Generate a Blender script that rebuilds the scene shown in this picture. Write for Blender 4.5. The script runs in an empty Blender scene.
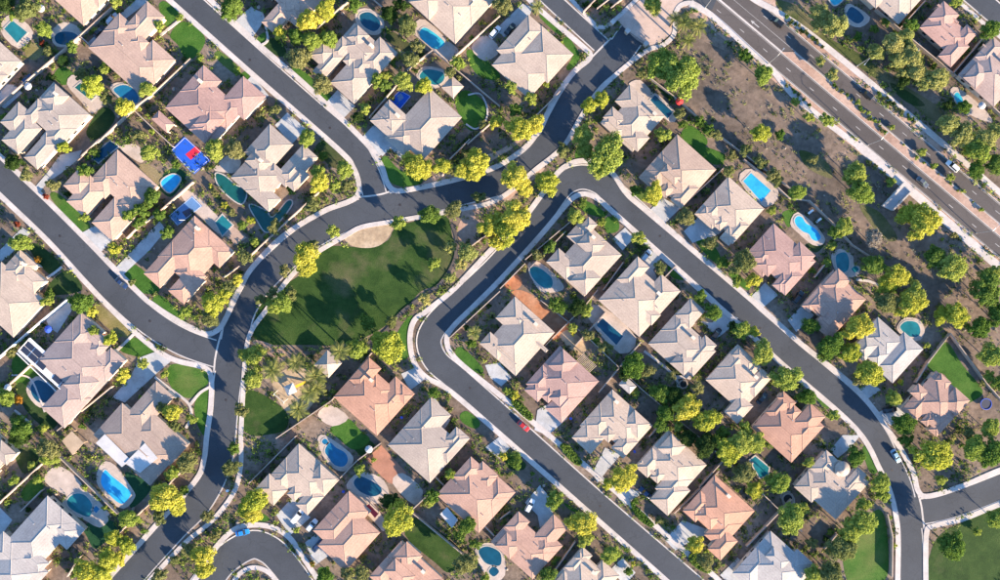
import bpy, bmesh, math, random
import numpy as np
from mathutils import Vector, Matrix, noise as mnoise
random.seed(7)
R = math.radians
S = 0.34            # metres per photo pixel on the ground
H = 250.0           # camera height above the ground
SUN_EL, SUN_AZ = 15.5, 43.0    # elevation; the sun stands 43 degrees below the +X axis (towards the +X -Y corner)
sc = bpy.context.scene
col = sc.collection
# ---------------------------------------------------------------- camera
cam = bpy.data.cameras.new('camera'); camo = bpy.data.objects.new('camera', cam); col.objects.link(camo)
camo.location = (0, 0, H); camo.rotation_euler = (0, 0, 0)
cam.sensor_fit = 'HORIZONTAL'; cam.sensor_width = 36.0
cam.lens = 18.0 / (500 * S / H)
cam.clip_start = 1; cam.clip_end = 5000
sc.camera = camo
# ---------------------------------------------------------------- sky and sun
w = bpy.data.worlds.new('World'); sc.world = w; w.use_nodes = True
nt = w.node_tree; bg = nt.nodes['Background']
sky = nt.nodes.new('ShaderNodeTexSky'); sky.sky_type = 'NISHITA'; sky.sun_disc = False
sky.sun_elevation = R(SUN_EL); sky.sun_rotation = R(90 + SUN_AZ)
sky.air_density = 1.0; sky.dust_density = 0.0; sky.ozone_density = 4.5
nt.links.new(sky.outputs[0], bg.inputs[0]); bg.inputs[1].default_value = 0.115
sl = bpy.data.lights.new('sun', 'SUN'); sl.energy = 5.0; sl.angle = R(0.6); sl.color = (1.0, 0.81, 0.59)
so = bpy.data.objects.new('sun', sl); col.objects.link(so)
sd = Vector((math.cos(R(SUN_EL)) * math.cos(R(SUN_AZ)), -math.cos(R(SUN_EL)) * math.sin(R(SUN_AZ)), math.sin(R(SUN_EL))))
so.rotation_euler = sd.to_track_quat('Z', 'Y').to_euler(); so.location = (0, 0, 100)
vs = sc.view_settings; vs.view_transform = 'Standard'; vs.look = 'None'; vs.gamma = 1; vs.use_curve_mapping = False
vs.exposure = 2.12
sc.render.engine = 'CYCLES'
DATA = """
t 0 0
h peach 334 -204 322 108 # peach house above the small kidney pool
h peach 360 190 695 240 / 590 8 548 189 / 520 90 590 100 # large peach house behind the L-shaped front lawn
h pink 668 430 985 420 / 890 400 1060 385 / 780 500 900 480 # pink house by the blue-and-red court
h greige 215 335 225 600 / 75 410 40 520 / 10 560 110 575 / 180 540 150 675 # grey-cream house with the round rear lawn
h greige -150 260 78 245 # cream house below the rectangular teal pool
g pink 605 475 698 497 # small pink hip-roofed pavilion beside the blue and red court
pr teal 50 82 110 130 70 172 18 115
p deep 220 145 245 128 290 130 318 150 300 172 262 180 228 172
pr green 300 350 322 332 385 382 365 402
p blue 455 358 490 340 530 352 555 385 548 412 505 410 478 385
l 215 300 240 268 275 275 295 305 262 340 228 325
l 680 140 735 85 815 140 812 190 770 235 735 225 712 180
l 635 20 660 5 715 50 690 90 665 105 645 60
l 862 230 880 205 955 270 945 300
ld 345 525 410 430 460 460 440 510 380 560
ly 100 195 130 170 165 185 172 215 140 240 108 228
l 960 300 985 285 1000 310 980 320
l 400 260 430 250 445 285 410 290
k 50 55 135 130 75 195 0 118
k 205 130 255 88 330 118 322 170 300 185 225 185
k 268 335 310 300 412 400 370 455 330 412
k 440 350 490 330 565 375 555 425 500 418
d 345 175 545 0 600 0 440 125 370 195
d 0 335 60 340 90 372 20 435 -20 410
d 928 98 1005 25 1060 80 1000 165
w 0 430 330 150 470 25
w 400 575 540 440 620 380 770 240
w 540 440 700 590
w 330 150 540 340
y dark 30 15 38, 205 310 20
y olive 110 45 45, 330 300 28, 430 395 25, 555 545 30, 720 275 15, 195 205 20, 470 300 18
y lime 180 120 32, 470 5 28, 590 360 32, 640 105 22, 720 70 16, 800 232 18, 950 285 18, 420 280 20, 60 60 25
y yellow 375 345 45, 500 430 38, 250 240 18
y green 935 25 45, 290 190 25, 20 470 18, 920 45 40
y red 170 175 14
t 1 0
h peach 40 -30 285 0 / 50 90 130 95 / 110 45 185 45 # peach house behind two yellow trees
h cream 420 98 440 325 / 430 250 588 212 / 415 230 415 412 / 240 222 320 225 / 255 285 345 260 # cream house with the scalloped dark pool
h cream 640 5 985 -15 # broad cream house over the turquoise pool
h cream 487 482 640 480 / 735 370 690 640 / 545 555 690 540 # cream house beside the bright blue play court
g cream 765 350 855 345 # small cream square-roofed garden pavilion beside the teal pool
p deep 440 60 480 50 520 85 515 115 490 125 450 100
p aqua 678 130 705 112 775 165 765 190 735 195 690 160
p teal 678 305 705 278 770 290 775 320 745 340 700 325
c blue 555 405 600 360 645 385 595 445
l 865 210 900 205 985 280 1000 310 960 320 900 290
l 820 410 860 360 930 400 945 450 920 510 870 515
l 165 290 200 275 322 380 302 402
ld 60 185 92 150 145 200 120 228
l 30 150 60 130 62 180 30 172
ld 540 150 580 130 650 190 610 205
d 300 415 350 360 422 425 370 478
d 450 548 500 495 585 570 530 625
d 100 500 150 450 225 515 165 580
d -40 350 10 300 75 382 0 445
d -5 100 0 30 50 50 40 80
k 655 105 700 78 795 165 835 205 790 245 735 212 690 190
k 885 190 940 140 1000 200 940 245
k 425 45 480 35 535 80 525 130 485 140 430 105
k 665 300 700 265 790 285 790 325 740 355 690 335
w 270 120 410 0
w 490 0 780 245 1000 430
w 630 285 735 205
w 800 250 1000 70
w 480 475 590 345
w 870 580 960 500
y yellow 235 85 45, 305 40 40, 120 135 28, 695 345 33, 985 490 30
y green 190 150 35, 540 340 25, 570 240 20, 420 20 28
y lime 250 165 38, 315 155 35, 510 325 30, 615 325 38, 460 435 25, 230 555 35, 830 255 30, 545 300 20
y olive 200 235 45, 290 340 40, 630 105 40, 670 185 30, 640 240 35, 930 500 20, 800 290 25, 45 470 20, 105 440 22
y dark 430 470 25, 560 60 35, 600 20 30
t 2 0
h cream 115 65 60 260 / -30 260 203 294 / 205 140 190 330 # cream corner house at the gate road
h cream 520 345 540 610 / 450 430 470 520 # cream house with the narrow dark pool
pr deep 600 400 620 380 690 450 670 475
l 160 70 180 60 245 125 235 140
l 250 160 275 150 320 220 310 250 280 280 265 270 290 225 265 190
l 720 545 760 500 830 560 800 600 745 580
ld 590 310 600 300 680 380 670 395
k 580 395 610 365 705 450 680 490
k 515 335 560 320 610 375 590 400 540 360
d -20 120 90 15 130 30 120 60 20 150
w 330 55 385 0
w 385 42 440 0
w 440 40 500 -10
w 130 480 250 360
y lime 645 260 62, 718 305 82, 125 395 25, 45 350 25, 185 340 14, 610 20 40, 650 540 30, 330 545 42
y yellow 355 425 33, 405 400 33, 80 520 52, 140 500 40
y green 60 440 30, 980 225 30, 730 500 20, 800 490 25, 830 520 25, 685 385 15
y olive 10 20 40, 715 455 25, 860 540 25, 565 295 25
y palm 150 30 30, 735 95 38, 790 110 40, 750 165 34, 700 75 30
y agave 780 240 18, 810 235 16, 800 262 18, 830 270 15, 775 270 15, 845 245 14, 825 225 13
t 3 0
h greige 590 -190 583 102 # beige house beyond the divided road
h pink 678 118 905 130 / 825 145 800 268 / 750 20 830 90 # dusty pink house with the tiny pool
h blush 840 300 1110 270 / 930 180 1010 250 # blush house with the rocky turquoise pool
p deep 385 55 405 28 440 50 455 75 430 95 395 75
p teal 640 180 660 165 680 185 665 205
p aqua 815 385 830 370 850 400 835 420
p aqua 315 -15 370 -15 365 5 335 20
k 375 40 400 15 480 70 440 110 385 90
k 800 370 830 350 930 430 970 490 900 470 840 430
lo 110 0 200 30 250 90 330 160 430 210 600 330 770 440 740 490 600 380 480 300 330 190 130 50
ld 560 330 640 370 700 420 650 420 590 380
y pale 275 55 40, 330 105 50, 270 95 30, 500 210 35, 570 180 45, 620 150 35, 640 230 45, 590 240 40, 665 290 40, 745 320 45, 620 290 30, 700 330 35, 790 500 45, 850 540 45, 930 560 45, 980 530 35, 280 245 22, 325 300 25
y green 640 100 30, 850 430 30, 955 120 40, 118 540 20, 495 115 18, 430 145 18, 1000 390 18, 540 85 18
y lime 820 10 25, 50 300 38, 180 408 18, 235 470 22, 305 480 30, 432 410 12, 565 510 13
y yellow 40 535 38
y dark 790 420 25, 610 330 25
w 480 30 620 150 790 290 900 380 1000 470
w 590 120 690 10
w 800 300 920 160
t 0 1
h peach 470 25 511 291 / 435 238 450 382 / 305 108 310 210 / 270 225 380 240 # peach house with the small bright pool
h salmon 778 290 789 582 / 690 390 640 570 / 760 490 735 635 # salmon house by the basketball pad
h cream 80 425 70 560 / -120 610 167 640 / 60 520 180 545 # cream house with dark front lawns
pr deep 365 50 440 -15 475 5 395 70
p bright 645 150 690 118 722 138 680 190
p green 865 115 900 125 940 160 985 185 965 235 900 190 870 150
pr teal 862 310 890 280 930 320 890 362
lf 628 150 690 92 745 120 692 205 650 190
ly 545 95 590 75 655 130 612 165
l 205 215 235 195 358 315 325 352
l 500 520 545 480 640 580 560 590
ld 120 420 150 395 245 480 200 520
ld 195 560 270 500 330 580 200 600
d 140 170 190 110 240 40 330 20 310 60 250 110 190 150 160 190
d 330 350 385 320 452 376 405 428
d 455 500 560 390 640 305 665 340 600 420 490 522
d 0 420 90 330 125 350 40 440 0 470
k 480 10 540 -5 580 40 570 70 540 60
k 725 205 765 185 905 325 875 355 800 285
k 855 95 930 30 965 70 940 110 900 110
kw 890 355 930 320 988 370 945 402
w 515 375 560 330 650 265 780 150
w 300 80 410 -20
w 900 530 965 485
y dark 60 70 35, 270 195 15
y olive 110 120 28, 215 160 28, 860 190 17, 930 270 18, 940 20 40, 980 450 30, 920 570 30, 530 550 15
y lime 340 290 22, 600 30 35, 520 280 28, 860 20 40, 85 390 40
y green 340 100 30, 705 80 20, 570 260 30, 610 210 35, 560 310 25, 640 280 25, 970 320 20, 670 350 28, 380 30 20
y yellow 900 240 16, 845 165 12, 460 415 25, 950 540 25, 260 10 25
y red 70 315 14, 185 205 14
y orange 155 460 16
t 1 1
h cream -70 130 175 150 / 80 -82 70 110 / 150 70 270 50 / 160 130 235 120 # cream house over the branching green pool
p green 0 240 60 262 92 290 150 225 168 235 130 290 70 348 30 300
l 525 60 545 45 600 100 690 130 670 160 600 165 550 140 530 100
ld 265 0 330 -20 400 70 380 90 330 90 280 40
d 480 0 500 -40 560 -20 540 30 510 50
d 560 10 600 -20 640 30 610 60
w 0 450 150 310 280 190
w 800 60 880 -20
w 880 410 960 350
y yellow 660 90 45, 640 60 30, 700 95 35, 770 85 35, 850 100 35, 910 65 50, 900 115 35, 280 150 40, 225 440 50, 230 490 40, 955 330 40, 985 390 30, 985 300 35, 5 300 18
y lime 270 110 30, 380 100 35, 340 165 25, 335 345 28, 595 312 30, 735 475 28, 25 390 20
y green 720 280 40, 165 180 20, 290 45 20
y olive 800 100 20, 390 160 25, 255 400 25, 140 500 25, 815 260 35, 915 210 25, 100 330 30, 250 240 30
y pale 845 480 25, 800 530 25, 870 430 38, 800 410 25
t 2 1
h cream 185 462 480 440 / 310 395 415 400 / 355 290 350 360 # cream house tucked inside the hairpin bend
h tan 562 128 858 98 / 640 110 720 130 # tan house with the wide rear lawn
h cream 785 275 1050 255 / 800 275 880 300 / 880 370 950 360 # cream house with the bright rectangular pool
p teal 120 495 150 488 205 530 205 570 165 565 130 530
pr bright 972 145 1003 112 1082 182 1045 228
l 320 240 350 225 420 270 410 290 340 270
l 420 300 440 285 475 310 470 345 425 350
l 800 0 900 40 870 80 810 50 760 0
l 680 480 740 520 730 540 690 530 670 500
l 520 175 560 165 600 210 560 220
l 300 50 320 0 380 40 350 60
l 785 390 830 380 880 440 870 480
l 915 520 940 510 1000 560 985 580
d 450 375 500 330 537 370 490 422
d 600 260 650 210 722 252 660 312
d 735 345 790 290 912 330 870 360 800 380 770 392
d 560 470 612 420 645 450 612 500 640 540 600 550
k 110 480 160 470 240 540 250 580 160 585
k 955 140 1010 95 1115 185 1060 250
w 100 460 290 300
w 0 575 100 475
w 730 240 900 85
w 410 580 490 470
y yellow 60 130 55, 95 175 35, 190 150 48, 60 290 60, 30 340 50, 90 290 35, 610 195 42, 10 400 20
y lime 430 40 75, 390 90 40, 300 285 32, 555 370 28, 405 310 18, 945 545 22, 340 20 35
y green 540 185 22, 200 410 25, 890 470 25, 330 235 18
y olive 740 290 35, 840 395 30, 250 20 30, 640 490 25, 910 105 25, 150 440 25, 970 470 48, 930 40 20, 980 20 25
t 3 1
h pink 105 310 135 600 / 20 480 110 480 / 90 560 160 540 # pink house with the peanut pool
p bright 178 300 190 285 208 290 222 312 245 325 265 340 282 368 268 384 247 376 234 356 210 345 185 322
p teal 345 440 380 430 395 460 390 500 360 510 345 480
p teal 405 497 420 484 434 497 420 511
k 160 315 190 268 260 320 298 370 290 398 250 400 195 355
k 325 440 360 415 410 440 415 475 440 490 425 525 360 525 335 490
l 130 270 170 258 205 280 180 290 155 330 135 300
ld 220 400 270 385 300 380 290 410 260 430
lo 200 20 300 60 330 130 280 120 220 80
lo 440 240 520 270 590 370 540 380 470 300
w -30 60 60 130 150 215 230 225 330 320 400 400 470 445
w 250 530 290 480
y lime 420 115 45, 440 190 48, 395 130 30, 800 490 60, 185 190 35, 560 148 20, 370 330 38, 975 510 30, 910 20 48, 685 30 18, 735 85 15, 800 130 17, 850 185 11, 325 405 18, 305 470 20, 85 265 18
y yellow 620 280 40, 690 310 65, 660 270 35, 580 520 50, 545 560 40, 870 20 30, 10 540 30
y green 735 450 45, 340 350 30, 490 480 45, 940 545 50, 980 80 40, 900 100 36
y olive 90 120 30, 40 70 30, 105 145 25, 815 360 15, 250 60 22, 475 75 12, 500 90 12
y grey 490 375 38, 510 165 10
t 0 2
h blush 325 95 345 450 / 170 470 335 465 / 330 170 430 200 # blush house with solar panels
h tan 625 370 570 560 / 475 470 600 780 / 700 570 680 700 # tan house with pale patio covers
p deep 125 385 150 360 190 375 220 410 200 440 160 450 130 420
l 610 40 650 25 745 125 720 150 640 100
ly 385 100 400 60 520 165 500 190 430 150
l 480 240 540 190 620 250 600 280 560 270
l 670 320 710 295 830 330 835 370 770 430 720 420 680 380
l 780 450 835 390 830 580 790 540
l 50 280 90 255 160 340 110 370 100 420 70 380 50 330
ld 60 400 90 370 130 440 230 510 200 560 120 500
d 185 120 270 30 302 60 230 172 200 152
d 560 270 640 240 690 280 620 340 500 450 450 430 520 350
k 108 385 145 345 200 362 240 410 215 450 160 470 115 425
w 0 275 180 120 290 30
w 80 250 300 462
w 240 560 460 382
y lime 190 45 22, 380 165 25, 575 295 25, 660 335 18, 740 90 25, 770 515 22, 175 550 18, 30 430 35, 985 260 30
y green 330 50 45, 90 555 45, 990 350 22, 330 545 15, 200 20 20
y yellow 370 85 25, 445 195 30, 495 340 30, 855 55 45, 900 20 30, 690 490 35
y olive 840 115 35, 60 515 20, 965 480 28, 45 250 20, 650 470 25, 700 540 25
y red 410 175 12
y orange 75 440 20
t 1 2
h terra 330 440 652 415 / 450 390 580 400 / 580 420 650 420 # terracotta house by the park wall
lp 0 400 90 440 150 500 140 560 60 580 0 580 -60 520 -50 440
l 590 170 650 100 640 250 610 280 600 220
l 820 250 850 230 930 310 920 335 870 310
l 320 555 390 515 440 560 480 600 420 640 360 600
l 840 500 870 485 920 530 900 555 850 530
d 690 470 740 430 802 520 762 582 718 540
d 605 335 660 310 705 352 640 402
k 270 500 320 460 395 510 330 545
w 110 590 330 440 490 250
w 800 190 1000 5
y palm 95 320 50, 185 290 45, 265 345 50, 240 410 45, 195 475 45, 360 245 45, 270 390 36, 895 170 32
y lime 20 260 40, 20 350 40, 430 235 42, 100 65 35, 130 50 40, 650 65 10, 300 455 15
y yellow 555 225 65, 520 200 35
y green 470 130 32, 735 410 25, 885 215 20
y olive 45 40 25, 90 10 25, 565 125 25, 160 20 30, 800 480 15
y pale 700 35 25
t 2 2
h cream -90 200 212 170 / 60 300 -20 220 / 130 200 190 240 # cream house next to the orange earth yard
h pink 240 231 245 525 / 100 400 190 400 / 200 430 280 420 # pink house with the slatted pergola behind
h cream 400 40 715 5 / 540 80 640 100 # cream house with the broad pale deck
h cream 450 405 480 680 / 290 590 400 610 # cream house with the white garden shed
h cream 600 215 865 215 / 762 35 770 135 / 800 190 770 345 # cream house with the white winding garden path
h cream 820 370 1085 345 / 960 420 948 532 / 930 260 1020 290 # cream house next to the orange roof
g white 475 378 547 385 # small white-roofed garden shed behind the cream house
pr deep 385 140 410 112 492 185 465 220
lh 45 450 75 445 130 500 120 520 95 505
ld 520 200 545 215 510 250 485 240
ld 660 290 700 300 740 340 700 340
d 150 480 200 450 272 512 190 582 138 560
d -60 300 0 290 45 350 5 385 -40 350
d 800 125 850 130 880 80 952 112 920 152 870 192 840 160
k 352 110 400 60 545 190 480 255
e 60 0 130 20 285 130 210 205 190 140 100 70 40 30
e 10 -20 60 -60 90 -30 60 0
ey 240 190 280 160 345 220 320 262
w 0 250 60 200
y green 215 55 30, 240 70 28, 530 300 50, 640 410 40, 660 490 35, 640 540 30, 850 90 35, 800 30 30, 890 570 30
y dark 310 70 35, 500 330 30, 690 420 40, 930 145 25
y lime 345 80 25, 290 150 22, 360 40 12, 385 205 18, 710 545 25, 965 160 35, 540 410 20, 30 405 18, 980 560 30
y olive 350 180 25, 420 230 30, 585 325 32, 790 390 28, 680 350 25
y yellow 745 470 55, 825 520 50, 60 420 18, 290 170 15
t 3 2
h salmon 345 -85 320 190 / 240 60 320 70 / 270 120 330 140 # salmon house by the teal keyhole pool
h white 512 115 545 285 / 650 200 570 370 / 405 240 500 235 / 470 270 540 270 # white-roofed house among yellow trees
h salmon 745 330 735 590 / 640 410 710 410 / 740 360 800 370 / 700 520 770 530 # salmon house with the fenced bright lawn
h terra 5 560 290 545 / 240 455 230 580 / 110 430 180 450 # orange-roofed house on the inner kerb
p teal 600 145 625 125 665 130 680 160 670 185 635 185 610 165
l 705 275 740 240 790 210 850 300 930 400 900 440 840 455 800 400 780 340 720 320
l 255 420 270 410 320 460 300 475
d 150 120 210 60 257 100 185 168
d 5 25 60 -30 112 20 50 72
d 430 400 490 370 522 400 460 442
d 505 492 600 450 642 500 560 542
k 588 145 620 110 675 118 698 160 680 200 630 200 595 170
w 640 390 700 290 790 172 935 372 1000 445
w 320 -40 440 60
y olive 540 50 48, 435 350 30, 870 570 25, 925 375 15
y yellow 640 50 58, 430 150 55, 395 250 45, 475 330 55, 600 370 14, 760 100 35, 820 100 50, 10 165 25
y lime 650 15 45, 570 432 32, 50 250 46, 140 350 55, 330 500 25, 960 260 50, 955 345 25, 705 222 15, 955 550 40
y green 240 145 35, 320 220 50, 610 535 45, 225 425 35, 910 150 45, 940 20 50, 985 100 45, 990 370 30, 290 260 30
t 0 3
h white 190 250 170 560 / -60 470 120 500 / -80 560 180 560 # grey-white house with the putting turf
h greige -120 90 62 75 # cream house behind the curved garden edging
p bright 405 190 420 140 450 165 500 205 525 235 490 275 440 240
p teal 270 260 300 235 340 240 370 280 360 325 320 315 280 290
pr blue 370 298 385 282 400 295 386 312
l 85 230 130 175 175 205 140 250 100 265
lf 335 360 440 340 470 380 430 420 380 455 350 410
lf 500 150 560 170 605 210 560 270 520 290 525 230
ld 60 60 150 60 140 130 90 150
d 0 290 50 340 0 410 -50 350
k 175 180 240 122 335 205 280 245
k 385 180 410 110 460 120 530 215 540 250 495 295 430 255
k 250 265 290 220 350 225 420 290 440 330 400 370 330 335 270 310
w 0 275 180 110
w 250 85 480 310
w 470 402 600 275 735 140
w 95 300 180 215
w 280 560 330 480
y dark 85 10 40
y olive 200 55 45, 750 110 40, 640 330 30, 925 130 35, 835 325 28, 755 460 30, 640 560 30, 700 500 18, 860 400 20
y lime 200 90 35, 130 120 20, 60 180 22, 155 175 20, 520 330 40, 690 150 30, 340 210 15, 420 290 14, 1000 330 15
y yellow 670 240 60, 640 265 40, 710 280 40, 460 410 35, 510 440 35, 440 500 45, 350 540 50, 410 550 45, 480 490 30, 985 295 35, 815 480 45, 820 540 35
y green 935 55 25, 740 220 20
t 1 3
h cream 70 180 350 180 / 25 215 130 240 # cream house with the white van
h salmon 396 230 341 456 / 409 292 383 540 # salmon house with the red awning
h salmon 615 420 640 720 / 540 540 660 560 # salmon house beside the long shaded lawn
h cream 545 55 885 0 / 780 20 860 0 # cream house behind the brick-red patio
h salmon 893 83 915 385 / 900 140 990 160 # salmon house between the two small round trees
p blue 300 62 320 30 345 50 380 70 392 100 375 125 340 120 315 90
p blue 288 26 300 14 313 26 300 38
p deep 415 190 440 165 480 180 520 205 525 230 490 245 440 225
p deep 915 460 950 445 1000 470 1000 520 950 515 925 490
p deep 955 545 975 525 996 545 975 565
k 385 200 440 148 520 168 555 220 545 262 480 275 420 245
k 270 20 300 0 400 70 412 110 380 145 330 130 290 80
k 900 460 950 430 1010 460 1020 560 970 585 930 540
kr 460 100 525 40 625 150 580 198 552 190
k 570 192 612 152 692 222 660 282
k 440 280 470 255 540 340 535 385 500 350
lp 400 20 430 0 500 40 455 85 420 60
lp 620 400 670 330 850 470 800 550 740 510
l 270 540 300 530 335 575 300 590
l 0 320 40 310 75 330 70 345 0 345
d 105 320 170 250 242 330 160 402
d 220 430 270 390 332 470 260 522
d 940 50 1000 5 1040 50 1000 95
w 0 190 190 0
w 360 172 430 100 525 30
w 620 280 870 485
w 655 290 725 225
w 340 490 390 545
y yellow 25 260 50, 10 310 40, 600 330 65, 570 355 40
y green 730 240 30, 870 360 35, 840 400 25, 900 435 25, 250 515 12, 300 560 32
y dark 560 260 35
y lime 720 265 25, 800 155 22, 440 140 25, 495 100 12, 185 380 15, 940 570 20
y olive 860 510 45, 390 555 30, 450 550 30, 455 490 15, 205 440 14
y orange 250 515 12
t 2 3
h salmon 85 300 130 570 / 215 320 190 460 # salmon house with the curved driveway
h cream 340 445 330 720 / 320 470 380 560 # cream house beside rounded lime trees
h cream 540 135 820 120 / 690 160 670 320 / 560 110 630 160 # square cream house behind the kerb hedge
h terra 870 155 880 450 / 900 380 880 498 / 780 320 880 330 # terracotta house with the oval front hedge
lh 520 270 540 280 610 350 600 365 550 330
lh 240 45 270 38 325 100 315 120 280 100
lh 755 480 790 470 840 530 830 550 770 520
ld 25 70 100 110 90 140 30 130
l 255 270 310 300 330 320 280 300
d 100 270 160 200 200 250 212 320 160 372 150 320
d 370 150 420 50 482 80 430 140 390 192
d 460 235 500 210 572 230 500 282
d 660 420 730 340 862 390 790 410 700 462
d 440 540 490 490 542 550 500 600
d 880 560 950 490 1030 560 960 640
w 690 310 870 140
w 0 330 40 300
w 300 420 200 560
y yellow 490 170 55, 430 195 25, 330 350 55, 780 435 35, 905 60 55, 10 85 18, 530 515 12
y lime 220 260 38, 340 410 35, 440 475 38, 960 30 50
y green 540 265 15, 60 100 32, 515 545 18, 190 560 35, 130 155 10
y olive 820 500 35, 970 150 45, 640 340 20
y dark 820 40 48, 745 10 35
t 3 3
h white 95 378 100 700 / 60 480 150 500 # slate-white house behind the corner lawn
h cream 180 205 470 190 / 430 130 390 240 / 290 90 340 130 # cream house with the round entry turret
pr teal 0 100 20 85 75 130 70 160 40 170 20 140
l 370 480 400 420 490 310 530 310 550 400 550 560 500 590 400 600
l 450 60 470 50 510 140 480 150
lp 720 480 760 400 850 350 1010 290 1010 590 720 590
d 320 60 370 0 442 0 400 52 350 92
k 120 230 160 225 180 270 140 290
w 290 450 340 390
w 540 310 560 400 558 560
y yellow 15 220 35, 725 80 72
y lime 110 190 45, 20 30 40, 235 110 22, 520 190 40, 525 240 30, 160 330 60, 210 290 25, 445 350 55, 390 390 45, 250 560 40, 760 180 22, 890 50 50, 905 385 18, 980 330 40, 450 275 30, 575 440 12, 555 330 12
y green 420 85 38, 960 70 58, 800 440 55, 620 20 30
y olive 360 450 58, 320 550 50, 245 430 25
"""
# ---------------------------------------------------------------- helpers
def W(px, py, z=0.0):
    """photo pixel -> world point standing at height z"""
    k = (H - z) / H
    return ((px - 500) * S * k, (290 - py) * S * k)
def new_obj(name, me, parent=None):
    o = bpy.data.objects.new(name, me); col.objects.link(o); o.parent = parent; return o
def mesh(name, v, f, mats=(), mi=None, smooth=False):
    me = bpy.data.meshes.new(name); me.from_pydata(v, [], f)
    for m in mats: me.materials.append(m)
    if mi is not None: me.polygons.foreach_set('material_index', mi)
    if smooth: me.polygons.foreach_set('use_smooth', [True] * len(me.polygons))
    me.update(); return me
def obj(name, v, f, m, parent=None, smooth=False):
    return new_obj(name, mesh(name, v, f, m if isinstance(m, (list, tuple)) else [m], smooth=smooth), parent)
def tag(o, label=None, cat=None, group=None, kind=None):
    if label: o['label'] = label
    if cat: o['category'] = cat
    if group: o['group'] = group
    if kind: o['kind'] = kind
    return o
def empty(name, loc, rz=0.0):
    o = bpy.data.objects.new(name, None); col.objects.link(o); o.location = loc; o.rotation_euler = (0, 0, rz)
    o.empty_display_size = 0.5; return o
class MB:
    def __init__(s): s.v = []; s.f = []
    def quadbox(s, pts, z0, z1):            # pts: ccw 2D polygon, extruded
        n = len(pts); b = len(s.v)
        s.v += [(x, y, z0) for x, y in pts] + [(x, y, z1) for x, y in pts]
        s.f.append(tuple(range(b + n, b + 2 * n))); s.f.append(tuple(range(b + n - 1, b - 1, -1)))
        for i in range(n):
            j = (i + 1) % n; s.f.append((b + i, b + j, b + n + j, b + n + i))
    def box(s, x0, y0, z0, x1, y1, z1): s.quadbox([(x0, y0), (x1, y0), (x1, y1), (x0, y1)], z0, z1)
    def tube(s, a, b_, r0, r1, n=8, cap=True):
        a = Vector(a); b_ = Vector(b_); d = (b_ - a).normalized()
        u = d.orthogonal().normalized(); w_ = d.cross(u); k = len(s.v)
        for p, r in ((a, r0), (b_, r1)):
            for i in range(n):
                t = 2 * math.pi * i / n; q = p + (u * math.cos(t) + w_ * math.sin(t)) * r; s.v.append(tuple(q))
        for i in range(n):
            j = (i + 1) % n; s.f.append((k + i, k + j, k + n + j, k + n + i))
        if cap: s.f.append(tuple(range(k + n, k + 2 * n))); s.f.append(tuple(range(k + n - 1, k - 1, -1)))
    def add(s, v, f):
        b = len(s.v); s.v += v; s.f += [tuple(i + b for i in q) for q in f]
    def build(s, name, m, parent=None, smooth=False): return obj(name, s.v, s.f, m, parent, smooth)
def area2(p): return sum(p[i][0] * p[(i + 1) % len(p)][1] - p[(i + 1) % len(p)][0] * p[i][1] for i in range(len(p)))
def ccw(p): return p if area2(p) > 0 else p[::-1]
def smooth_closed(p, n=5):
    o = []; L = len(p)
    for i in range(L):
        a, b, c, d = (np.array(p[(i + k) % L], float) for k in (-1, 0, 1, 2))
        for t in np.linspace(0, 1, n, endpoint=False):
            o.append(tuple(0.5 * (2 * b + (c - a) * t + (2 * a - 5 * b + 4 * c - d) * t * t + (3 * b - a - 3 * c + d) * t ** 3)))
    return o
def smooth_open(p, n=6):
    o = []; L = len(p); g = lambda i: np.array(p[min(max(i, 0), L - 1)], float)
    for i in range(L - 1):
        a, b, c, d = g(i - 1), g(i), g(i + 1), g(i + 2)
        for t in np.linspace(0, 1, n, endpoint=False):
            o.append(tuple(0.5 * (2 * b + (c - a) * t + (2 * a - 5 * b + 4 * c - d) * t * t + (3 * b - a - 3 * c + d) * t ** 3)))
    o.append(tuple(map(float, p[-1]))); return o
def offset_closed(p, d):
    p = ccw(p); n = len(p); o = []
    for i in range(n):
        a, b, c = (Vector(p[(i + k) % n]) for k in (-1, 0, 1))
        e1 = (b - a); e2 = (c - b)
        if e1.length < 1e-6 or e2.length < 1e-6: o.append(p[i]); continue
        n1 = Vector((e1.y, -e1.x)).normalized(); n2 = Vector((e2.y, -e2.x)).normalized(); m = n1 + n2
        if m.length < 0.2: m = n1
        m = m.normalized(); k = d / max(0.5, m.dot(n1)); o.append(tuple(b + m * k))
    return o
def normals_open(p):
    n = len(p); o = []
    for i in range(n):
        a = Vector(p[max(i - 1, 0)]); c = Vector(p[min(i + 1, n - 1)]); t = (c - a).normalized(); o.append(Vector((-t.y, t.x)))
    return o
def ribbon(p, wl, wr):
    N = normals_open(p); return [tuple(Vector(q) + n * wl) for q, n in zip(p, N)], [tuple(Vector(q) - n * wr) for q, n in zip(p, N)]
def inside(poly, xs, ys):
    r = np.zeros(np.shape(xs), bool); n = len(poly)
    for i in range(n):
        x0, y0 = poly[i]; x1, y1 = poly[(i + 1) % n]
        if y0 == y1: continue
        r ^= ((y0 > ys) != (y1 > ys)) & (xs < (x1 - x0) * (ys - y0) / (y1 - y0) + x0)
    return r
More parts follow.
